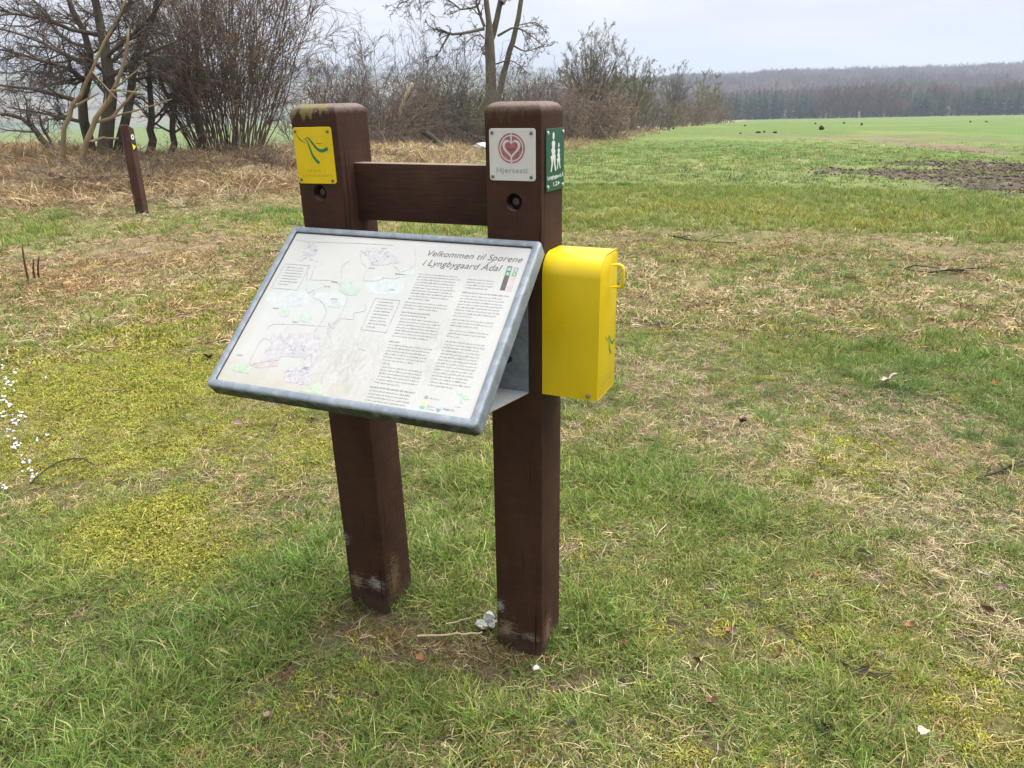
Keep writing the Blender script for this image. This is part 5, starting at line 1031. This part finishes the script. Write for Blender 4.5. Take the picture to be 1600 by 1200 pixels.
def scatter(r0, r1, dens, lod, half=.80):
    n = int(dens*half*(r1*r1-r0*r0)); az = rg.uniform(-half, half, n); r = np.sqrt(rg.uniform(r0*r0, r1*r1, n)); x, y = r*np.sin(az), r*np.cos(az)
    zs = {k: zone(k, x, y) for k in ZONES}; cw = crop_w(x, y); s, arc = hedge_s(x, y)
    nz = fbm(x/.22, y/.22, 71, 3); nz2 = fbm(x/.5, y/.5, 72, 3); nz3 = fbm(x/.16, y/.16, 73, 3)
    soil = np.clip(zs['soil']+zs['mud']*.9+track_w(x, y)*1.1, 0, 1.3); bare = sst(.54, .68, nz3)*1.1
    near_ = 1-sst(3.2, 6, r); wg = np.clip(.85+.25*near_+.85*zs['lush']-.30*zs['straw']-.55*zs['brown']-.30*zs['moss']+1.9*(nz-.5), .08, 3)
    ws = np.clip(.26-.08*near_+1.0*zs['straw']+.5*zs['brown']+1.7*(nz2-.5), .12, 3)*(1-.6*zs['lush'])
    wm = np.clip(.22+2.2*zs['moss']-.3*zs['straw']+1.2*(.5-nz), .0, 3)
    hb = np.exp(-((s+1.2)/2.3)**2)*(y > 8)
    ws = ws+2.2*hb; wg = wg*(1-.75*hb); wm = wm*(1-.8*hb)
    wg = wg*(1-cw)+np.clip(1.3-.8*zs['brown']-.4*zs['straw']+.8*(nz-.5), .2, 2)*cw; ws = ws*(1-cw)+(.14+.4*zs['brown']+.5*zs['straw'])*cw; wm = wm*(1-.8*cw)
    wn_ = .12+bare+5.5*soil+.8*zs['brown']
    tot = wg+ws+wm+wn_; u = rg.random(n)*tot
    ig = u < wg; is_ = (u >= wg) & (u < wg+ws); im = (u >= wg+ws) & (u < wg+ws+wm)
    # leave the posts standing free
    px_, py_ = x+.25, y-2.07; c_, s_ = math.cos(-PSI), math.sin(-PSI)
    free = np.ones(n, bool)
    for M in (M_L, M_R):
        o_ = M.translation; lx = (x-o_.x)*c_-(y-o_.y)*s_; ly = (x-o_.x)*s_+(y-o_.y)*c_
        free &= ~((lx > -.006) & (lx < .156) & (ly > -.006) & (ly < .156))
    behind = (s > 3) | (rg.random(n) < sst(22, 47, r))
    z = hz(x, y); lush = np.clip(zs['lush']+.35*(fbm(x/.3, y/.3, 74)-.4), 0, 1)
    def add(key, m, idx, sc, tint):
        m = m & free & ~behind; k = m.sum()
        rot = np.stack([rg.normal(0, .12, k), rg.normal(0, .12, k), rg.uniform(0, 6.28, k)], -1)
        acc[key].append((x[m], y[m], z[m], rot, np.repeat(sc[m][:, None], 3, 1), idx[m], tint[m]))
    sc = rg.uniform(.7, 1.35, n); base = np.clip(rg.normal(1, .14, (n, 1)), .6, 1.5)*(1+rg.normal(0, .05, (n, 3)))
    big = fbm(x/1.8, y/1.8, 75)[:, None]; tg = base*(1+(big-.5)*np.array([[.9, .35, .3]])); ts = base*(1+(fbm(x/1.1, y/1.1, 76)[:, None]-.5)*np.array([[.35, .55, .7]]))
    tg = tg*(1+zs['moss'][:, None]*np.array([[.45, .18, 0]]))
    tg = tg*(1+((1-sst(10, 20, r))*cw)[:, None]*np.array([[.30, .05, .0]])); ts = ts*(1-zs['brown'][:, None]*np.array([[.25, .34, .40]]))
    ts = ts*(1-(sst(1.2, 2.2, -x)*zs['straw'])[:, None]*np.array([[.06, .18, .26]]))
    far_l = rg.random(n) < np.clip(lush*1.0, .10, .8)
    if lod == 0: gi = np.where(far_l, rg.integers(4, 8, n), rg.integers(0, 4, n)); si = rg.integers(0, 4, n); mi = rg.integers(0, 4, n)
    elif lod == 1: gi = np.where(far_l | (cw > .5), rg.integers(11, 14, n), rg.integers(8, 11, n)); si = np.where(rg.random(n) < np.clip(hb*1.3, 0, .6), rg.integers(7, 10, n), rg.integers(4, 7, n)); mi = rg.integers(4, 6, n)
    else: gi = rg.integers(14, 17, n); si = np.where(rg.random(n) < np.clip(hb*1.4, 0, .7), rg.integers(7, 10, n), rg.integers(10, 12, n)); mi = rg.integers(4, 6, n)
    tus = (lod == 0) & (rg.random(n) < .10*sst(.50, .66, fbm(x/.35, y/.35, 77))+.05*zs['lush']); gi = np.where(tus, rg.integers(17, 20, n), gi)
    gsc = sc*(.74+.38*lush); gsc = np.where(cw > .5, sc*.85, gsc)
    add('green', ig, gi, gsc, tg); add('straw', is_, si, sc, ts); add('moss', im, mi, sc*np.clip(.7+.5*zs['moss'], .6, 1.3), base)
scatter(.4, 3.6, 2300, 0, 1.4); scatter(3.6, 5.6, 1100, 0, 1.15); scatter(5.6, 9.5, 330, 1, .95); scatter(9.5, 17, 130, 1); scatter(17, 48, 17, 2)
# brown dead litter on the trodden soil round the posts
n = 2600; x = rg.uniform(-.95, .5, n); y = rg.uniform(1.5, 2.7, n); m = zone('soil', x, y) > rg.uniform(.15, .7, n); x, y = x[m], y[m]; n = len(x)
acc['straw'].append((x, y, hz(x, y), np.stack([rg.normal(0, .2, n), rg.normal(0, .2, n), rg.uniform(0, 6.28, n)], -1), np.repeat(rg.uniform(.35, .8, (n, 1)), 3, 1), rg.integers(0, 4, n), rg.uniform(.25, .75, (n, 1))*np.array([[1, .8, .68]])))
# grass growing tight against the back and sides of the posts
for M in (M_L, M_R):
    n = 70; q = rg.uniform(0, 1, n); side_ = rg.integers(0, 3, n); lx = np.where(side_ == 0, q*.16-.005, np.where(side_ == 1, .165, -.014)); ly = np.where(side_ == 0, .165, .03+q*.12); W_ = np.array([(M @ Vector((a, b, 0)))[:] for a, b in zip(lx, ly)]); x, y = W_[:, 0], W_[:, 1]
    acc['green'].append((x, y, hz(x, y), np.stack([rg.normal(0, .12, n), rg.normal(0, .12, n), rg.uniform(0, 6.28, n)], -1), np.repeat(rg.uniform(.5, .95, (n, 1)), 3, 1), rg.integers(4, 8, n), np.clip(rg.normal(.95, .12, (n, 1)), .6, 1.3)*np.ones((n, 3))))
# long dead grass hanging over the bank
n = 5200; k_ = rg.uniform(0, 1, n); ia = rg.uniform(18, 85, n); seg = np.cumsum(np.r_[0, np.hypot(*np.diff(HEDGE, axis=0).T)]); hx = np.interp(ia+22, seg, HEDGE[:, 0]); hy = np.interp(ia+22, seg, HEDGE[:, 1])
tx = np.interp(ia+23, seg, HEDGE[:, 0])-hx; ty = np.interp(ia+23, seg, HEDGE[:, 1])-hy; tl = np.hypot(tx, ty); off = rg.normal(-1.5, 1.5, n); x = hx-ty/tl*off; y = hy+tx/tl*off; x += rg.normal(0, .4, n); y += rg.normal(0, .4, n)
s, arc = hedge_s(x, y); m = (s > -5.2) & (s < 2.5) & (fbm(x/.9, y/.9, 81) > .40+.1*rg.random(n)); x, y = x[m], y[m]; n = len(x)
rot = np.stack([rg.normal(.25, .35, n), rg.normal(0, .35, n), rg.uniform(0, 6.28, n)], -1); tn_ = np.clip(rg.normal(.92, .2, (n, 1)), .45, 1.4)*(1+rg.normal(0, .05, (n, 3)))*np.array([[1, .96, .9]])
acc['straw'].append((x, y, hz(x, y), rot, np.repeat(rg.uniform(.5, 1.15, (n, 1)), 3, 1), rg.integers(7, 10, n), tn_))
for key, nm, lab, cat, pr in (('green', 'green_grass', 'short green winter grass and young crop covering the ground', 'grass', green), ('straw', 'dry_grass', 'pale dead straw-coloured grass lying in patches and on the bank', 'dry grass', straw), ('moss', 'moss', 'yellow-green moss growing between the grass tufts', 'moss', moss_p)):
    A = [np.concatenate([t[k] for t in acc[key]]) for k in range(7)]; points_stuff(nm, lab, cat, A[0], A[1], A[2], A[3], A[4], A[5], A[6], pr); print(nm, len(A[0]))

# ------------------------------------------------------------------ small things on the ground
def leaf_mesh(seed, L_, w, curl):
    rg = np.random.default_rng(seed); K = 7; t = np.linspace(0, 1, K); wd = w*np.sin(np.pi*np.clip(t*.92+.06, 0, 1))**.8*(1+rg.normal(0, .22, K)); V = []
    ph = rg.uniform(0, 6.28)
    for k in range(K):
        zc = curl*L_*(4*(t[k]-.5)**2)*.3+.10*L_*math.sin(6*t[k]+ph)
        V += [((t[k]-.5)*L_, -wd[k]/2, zc+curl*wd[k]*.7*rg.uniform(.6, 1.4)), ((t[k]-.5)*L_, 0, zc), ((t[k]-.5)*L_, wd[k]/2, zc+curl*wd[k]*.7*rg.uniform(.6, 1.4))]
    i = np.arange(K-1)*3; F = np.concatenate([np.stack([i, i+3, i+4, i+1], -1), np.stack([i+1, i+4, i+5, i+2], -1)]); return mesh_np('leaf', np.array(V), F, True)
def leaf_mat(name, a, b): 
    if name in MATS: return MATS[name]
    g = NG(name); c = g.coord(); k = g.ramp(g.noise(c, 70, 5, .6), [(.3, a), (.7, b)]); g.bsdf(k, .7, 0, .25, g.bump(g.noise(c, 160, 3), .4, .002)); return g.m
LB = leaf_mat('dead_leaf_brown', (.085, .045, .028), (.20, .11, .065)); LD = leaf_mat('dead_leaf_dark', (.035, .024, .020), (.085, .060, .050)); LO = leaf_mat('dead_leaf_orange', (.24, .105, .045), (.38, .19, .085)); LPp = leaf_mat('dead_leaf_pale', (.40, .31, .24), (.58, .48, .39)); LGg = leaf_mat('leaf_grey_green', (.17, .22, .10), (.26, .31, .16)); LK = leaf_mat('dead_leaf_pinkish', (.22, .14, .12), (.36, .25, .22))
rg = np.random.default_rng(400)
lms = [leaf_mesh(s, 1., rg.uniform(.4, .7), rg.uniform(.35, 1.1)) for s in range(8)]
LEAF = [(262, 1012, LO, .035, 'small orange-brown leaf in grass left of the farther post foot'), (372, 1000, LK, .05, 'pinkish-brown leaf sliver nearest the farther post on its left'), (355, 1048, LK, .035, 'pinkish leaf just below the sliver left of the farther post'), (78, 1115, LK, .04, 'rounded pinkish-tan leaf in the bottom left corner'), (95, 1092, LB, .03, 'small brown leaf just above the rounded tan one at bottom left'), (420, 1132, LK, .045, 'tan-brown leaf near the bottom edge, left of centre'),
 (372, 668, LK, .09, 'large pinkish leaf below the left half of the board'), (430, 673, LD, .06, 'dark leaf right of the large pinkish one below the board'), (487, 660, LO, .055, 'orange leaf just under the bottom edge of the board'), (325, 563, LD, .09, 'dark curled leaf touching the left edge of the board'), (298, 568, LB, .06, 'brown leaf left of the dark curled one beside the board'), (190, 760, LD, .04, 'dark leaf in moss at left'),
 (660, 1040, LO, .05, 'orange leaf in front of the soil between both post feet'), (885, 995, LK, .05, 'pinkish leaf against the right side of the nearer post foot'), (973, 1017, LO, .05, 'orange leaf right of the nearer post foot'), (1218, 1028, LB, .05, 'upright brown leaf between the orange leaves and the bent twig'), (1203, 993, LO, .035, 'small orange leaf above the upright brown one'), (1138, 997, LO, .04, 'curled orange-red leaf left of the small orange one'), (1110, 1108, LB, .05, 'brown leaf near the bottom, right of the nearer post'),
 (1275, 905, LO, .03, 'tiny orange leaf left of the grey-green leaf'), (1562, 925, LK, .05, 'pinkish leaf at the right edge in the lower half'), (1465, 917, LD, .06, 'dark leaf clump left of the pinkish leaf at right edge'), (1470, 720, LK, .06, 'pinkish leaf on straw left of the dark twig bundle'), (1158, 665, LD, .07, 'dark upright leaf on the straw below the yellow box, to its right'), (1555, 605, LO, .08, 'orange leaf in green grass at the right edge'), (895, 1138, LD, .05, 'dark leaf near the bottom edge under the nearer post'), (1345, 1058, LD, .06, 'dark leaf lying on the bent twig'), (1540, 960, LB, .06, 'brown leaf below the pinkish leaf at the right edge'), (1290, 1145, LD, .05, 'dark leaf at the bottom, left of the pale tan curled leaf'), (700, 1150, LB, .04, 'brown leaf at the bottom edge below the dry stalk'), (1090, 1040, LB, .04, 'brown leaf halfway between the nearer post foot and the bent twig'), (820, 1120, LB, .04, 'brown leaf in front of the white paper scrap'), (560, 1090, LK, .035, 'pinkish leaf below the farther post foot'), (170, 930, LB, .035, 'brown leaf in the moss patch at left'), (1420, 985, LO, .04, 'orange-brown leaf right of the bent twig'), (1240, 800, LB, .05, 'brown leaf on straw above the grey-green leaf')]
for px, py, mt, L_, lab in LEAF:
    p = gp(px, py); me = lms[rg.integers(0, 8)].copy(); L_ *= .72; M = T(p[0], p[1], p[2]+.022) @ Matrix.Rotation(rg.uniform(0, 6.28), 4, 'Z') @ Matrix.Rotation(rg.normal(0, .6), 4, 'X') @ Matrix.Rotation(rg.normal(0, .5), 4, 'Y') @ Matrix.Scale(L_, 4)
    tag(obj('dead_leaf', me, mt, None, M), lab, 'leaf', 'dead leaves on the grass')
for px, py, mt, L_, nm, lab in ((1346, 880, LGg, .075, 'leaf', 'grey-green fresh leaf standing up in the grass at right'), (1388, 603, LPp, .11, 'dead_leaf', 'pale whitish crumpled leaf lying in grass right of the yellow box'), (1435, 1165, LPp, .055, 'dead_leaf', 'pale tan curled leaf at the bottom right corner'), (1133, 692, LPp, .05, 'dead_leaf', 'small pale grey curled leaf on the straw right of the stand')):
    p = gp(px, py); M = T(p[0], p[1], p[2]+.04) @ Matrix.Rotation(rg.uniform(0, 6.28), 4, 'Z') @ Matrix.Rotation(.5 if nm == 'leaf' else .2, 4, 'X') @ Matrix.Rotation(.35, 4, 'Y') @ Matrix.Scale(L_, 4); tag(obj(nm, lms[rg.integers(0, 8)].copy(), mt, None, M), lab, 'leaf')
def twig(name, label, pts, r0, r1, mat, cat='twig', lift=.02, side=0, group=None, seed=1):
    rg = np.random.default_rng(seed); P = np.array([gp(*p) for p in pts]); P[:, 2] += lift; P = resample(P, 4*len(pts)); P += rg.normal(0, r0*.5, P.shape); b = P[0].copy()
    root_parts = [tubes((P-b)[None], np.linspace(r0, r1, len(P))[None], 6)]
    if side:
        Pa, Ra = sprout(rg, (P-b)[None], np.linspace(r0, r1, len(P))[None], side, 5, .2, 1, .5, .35, .12, -.04, .6, .5, rmin=r1*.5); Pa[:, :, 2] = np.clip(Pa[:, :, 2], -lift, .05); root_parts.append(tubes(Pa, Ra, 4))
    V, F = merge(root_parts); return tag(obj(name, mesh_np(name, V, F, True), mat, None, T(*b)), label, cat, group)
TWD = bark('dark_twig', (.03, .024, .02), (.075, .06, .05)); TWS = bark('reed_stalk', (.36, .27, .17), (.52, .42, .29)); TWB = bark('weathered_branch', (.10, .075, .06), (.2, .155, .12))
twig('dry_stalk', 'thick pale dry stalk lying left of the nearer post foot', [(652, 1003), (700, 1000), (752, 997)], .0038, .0032, TWS, 'stalk')
twig('dry_stalk', 'short pale dry stalk pointing at the crumpled tissue', [(697, 988), (716, 983), (735, 977)], .003, .0024, TWS, 'stalk', .03)
twig('twig', 'thin dark bent twig lying in grass at lower right', [(1278, 1018), (1310, 1040), (1345, 1058), (1392, 1060)], .0032, .0022, TWD, side=3)
twig('twig', 'dark twig bundle at the right edge of the picture', [(1525, 755), (1560, 742), (1610, 722)], .006, .004, TWD, side=8)
twig('twig', 'thin dark arched twig in the mossy grass at left', [(50, 765), (85, 735), (125, 725), (150, 735)], .004, .0025, TWD, lift=.03, side=2)
twig('fallen_branch', 'thin dark branch lying on the bare strip right of the stand', [(1045, 370), (1085, 378), (1150, 382)], .012, .007, TWD, 'branch', side=4)
twig('fallen_branch', 'long dark branch lying across the worn strip at far right', [(1390, 418), (1450, 428), (1540, 420)], .014, .008, TWD, 'branch', side=5)
twig('fallen_branch', 'dark crooked fallen branch on the bank at left', [(20, 268), (70, 275), (110, 290), (150, 288), (180, 300)], .04, .015, TWB, 'branch', .06, 6)
twig('fallen_branch', 'pale broken branch end lying left of the waymark post', [(128, 296), (150, 296), (172, 301)], .05, .045, bark('cut_wood', (.24, .15, .10), (.40, .28, .2)), 'branch', .08)
twig('fallen_branch', 'pale arched branch leaning behind the waymark post', [(150, 270), (165, 262), (190, 262)], .03, .02, mat_eld, 'branch', .55)
twig('twig', 'pale dry twig on moss left of the board', [(180, 518), (200, 508)], .004, .003, TWS, lift=.03)
for q, (px, py, h, lab) in enumerate(((45, 440, .34, 'tallest thin red-brown cut stem standing on straw at left'), (54, 437, .2, 'short red-brown cut stem right of the tallest one'), (60, 436, .22, 'red-brown cut stem leaning right beside the short one'))):
    p = gp(px, py); P = np.array([[0, 0, -.05], [.01*q, 0, h*.5], [.02*q+.01, .01, h]]); V, F = tube_path(resample(P, 6), np.linspace(.011, .007, 6), 6); tag(obj('cut_stem', mesh_np('stem', V, F, True), bark('red_stem', (.07, .03, .022), (.13, .065, .045)), None, T(*p)), lab, 'stem')
# crumpled tissue and paper bit
def crumple(seed, r, flat=.7):
    bm = bmesh.new(); bmesh.ops.create_icosphere(bm, subdivisions=3, radius=1); rg = np.random.default_rng(seed); ax_ = norm(rg.normal(size=(14, 3))); of = rg.uniform(.45, .85, 14)
    for v in bm.verts:
        p = np.array(v.co); d = ax_@p; k = 1.
        for i in range(14):
            if d[i] > of[i]: k = min(k, of[i]/d[i])
        p = p*k*(1+rg.normal(0, .14)); v.co = (p[0]*r, p[1]*r, p[2]*r*flat)
    return bm_mesh(bm, 'crumple', 25)
mat_tis = plain('tissue_paper', (.60, .59, .56), .9, 0, .2, .18, 60)
p = gp(762, 985); tis = empty('crumpled_tissue', T(p[0], p[1], p[2])); tag(tis, 'crumpled dirty white tissue lying against the foot of the nearer post', 'tissue')
for nm, dx, dy, dz, r, s_ in (('fold', .006, .01, .045, .026, 1), ('fold', -.018, -.003, .03, .022, 2), ('fold', .014, -.002, .025, .02, 3)): obj(nm, crumple(s_, r, .95), mat_tis, tis, T(p[0]+dx, p[1]+dy, p[2]+dz))
p = gp(836, 1056); tag(obj('paper_scrap', crumple(7, .011, .5), plain('paper_white', (.75, .75, .75), .8), None, T(p[0], p[1], p[2]+.03)), 'tiny white paper scrap in grass in front of the nearer post', 'scrap')
p = at(752, 222, 26.5); z_ = hz1(p[0], p[1]); tag(obj('white_bundle', crumple(9, .22, .7), plain('white_plastic', (.66, .67, .68), .5), None, T(p[0], p[1], z_+.24)), 'white bundle lying at the bramble foot, half hidden behind the nearer post', 'bundle')
# white flakes at the left edge
rg = np.random.default_rng(500); Vs = []; Fs = []
for (px, py, n, sx_, sy_) in ((6, 570, 14, 12, 6), (12, 605, 26, 12, 12), (10, 640, 22, 10, 8), (28, 660, 20, 12, 7), (30, 705, 14, 8, 6), (44, 728, 10, 8, 5), (50, 748, 14, 9, 5), (8, 770, 8, 10, 3), (60, 692, 4, 6, 8), (73, 596, 3, 6, 2), (70, 684, 3, 6, 2), (15, 682, 8, 10, 4)):
    for _ in range(int(n*.7)):
        p = gp(px+rg.normal(0, sx_*.65), py+rg.normal(0, sy_)); s_ = rg.uniform(.004, .013); a = rg.uniform(0, 6.28); b = len(Vs); m = 6
        for k in range(m): Vs.append((p[0]+s_*rg.uniform(.6, 1.2)*math.cos(a+k*6.283/m), p[1]+s_*rg.uniform(.5, 1)*math.sin(a+k*6.283/m), p[2]+.022+rg.uniform(-.004, .006)))
        Vs.append((p[0], p[1], p[2]+.030)); Fs += [(b+k, b+(k+1) % m, b+m) for k in range(m)]
tag(obj('white_flakes', mesh_np('flakes', np.array(Vs), np.array(Fs)), plain('flake_white', (.5, .51, .53), .6)), 'scattered white flakes lying in the moss at the left edge', 'flakes', None, 'stuff')
# dark clods out on the field
mat_clod = plain('wet_earth', (.022, .019, .016), .85, 0, .2, .3, 30); rg = np.random.default_rng(600)
CL = [(1283, 203, 9, 9, 'tallest dark lump of earth in the middle of the green field'), (1185, 208, 10, 4, 'wide flat dark lump left of the other field lumps'), (1194, 207, 4, 4, 'small dark lump between two wide flat ones'), (1211, 208, 8, 4, 'wide flat dark lump right of the small one'), (1157, 209, 5, 3, 'leftmost small dark lump in the field row'), (1164, 197, 4, 3, 'small dark lump above the leftmost field lump'), (1274, 194, 4, 3, 'small dark lump just behind the tallest one'), (1319, 193, 5, 3, 'low dark lump right of the tallest one'), (1346, 196, 4, 6, 'narrow upright dark lump right of the low one'), (1516, 191, 4, 3, 'small dark lump far right of the field, left of two'), (1541, 191, 4, 3, 'small dark lump far right of the field, right of two'), (1052, 202, 4, 4, 'dark lump by the hedge foot on the left of the field'), (1035, 203, 3, 3, 'smaller dark lump by the hedge foot on the field')]
for k, (px, py, w, h, lab) in enumerate(CL):
    p = gp(px, py); Y = p[1]; rw = w/FPX*Y*.40; rh = h/FPX*Y*.36; bm = bmesh.new(); bmesh.ops.create_icosphere(bm, subdivisions=2, radius=1)
    for v in bm.verts: f = 1+rg.normal(0, .16); v.co = (v.co.x*rw*f, v.co.y*rw*f, v.co.z*rh*f+(rh*.3 if v.co.z > .8 else 0))
    tag(obj('earth_clod', bm_mesh(bm, 'clod'), mat_clod, None, T(p[0], p[1], p[2]+rh*.6)), lab, 'earth clod', 'dark lumps on the field')
# clods of the churned gateway
Vs, Fs, o_ = [], [], 0; bm = bmesh.new(); bmesh.ops.create_icosphere(bm, subdivisions=1, radius=1); ico = np.array([v.co[:] for v in bm.verts]); icf = np.array([[v.index for v in f.verts] for f in bm.faces]); bm.free()
n = 15000; x = rg.uniform(4, 22, n); y = rg.uniform(12, 32, n); m = (zone('mud', x, y)+.5*(fbm(x/.8, y/.5, 45)-.5) > rg.uniform(.18, .85, n)); x, y = x[m], y[m]; z = hz(x, y)
for a, b, c_ in zip(x, y, z):
    s_ = .010+.042*rg.random()**2.4; V = ico*(1+rg.normal(0, .2, (12, 1)))*s_*np.array([1.1, 1.1, .85]); Vs.append(V+np.array([a, b, c_+.01])); Fs.append(icf+o_); o_ += 12
tag(obj('churned_soil', mesh_np('churned', np.concatenate(Vs), np.concatenate(Fs)), plain('field_soil', (.10, .074, .054), .95, 0, .15, .3, 8)), 'dark churned clods of soil at the field edge on the right', 'soil', None, 'stuff')

# ------------------------------------------------------------------ the hazy air
g = NG('hazy_air'); pv = g.n('ShaderNodeVolumePrincipled'); pv.inputs['Color'].default_value = (.74, .84, 1, 1); pv.inputs['Density'].default_value = .00068; pv.inputs['Anisotropy'].default_value = .2
g.l(pv.outputs[0], g.out.inputs['Volume'])
tag(obj('haze', box_me('haze', -3300, 3300, -3300, 3300, -40, 130), g.m), 'thin pale haze lying over the distant land', 'haze', None, 'stuff')
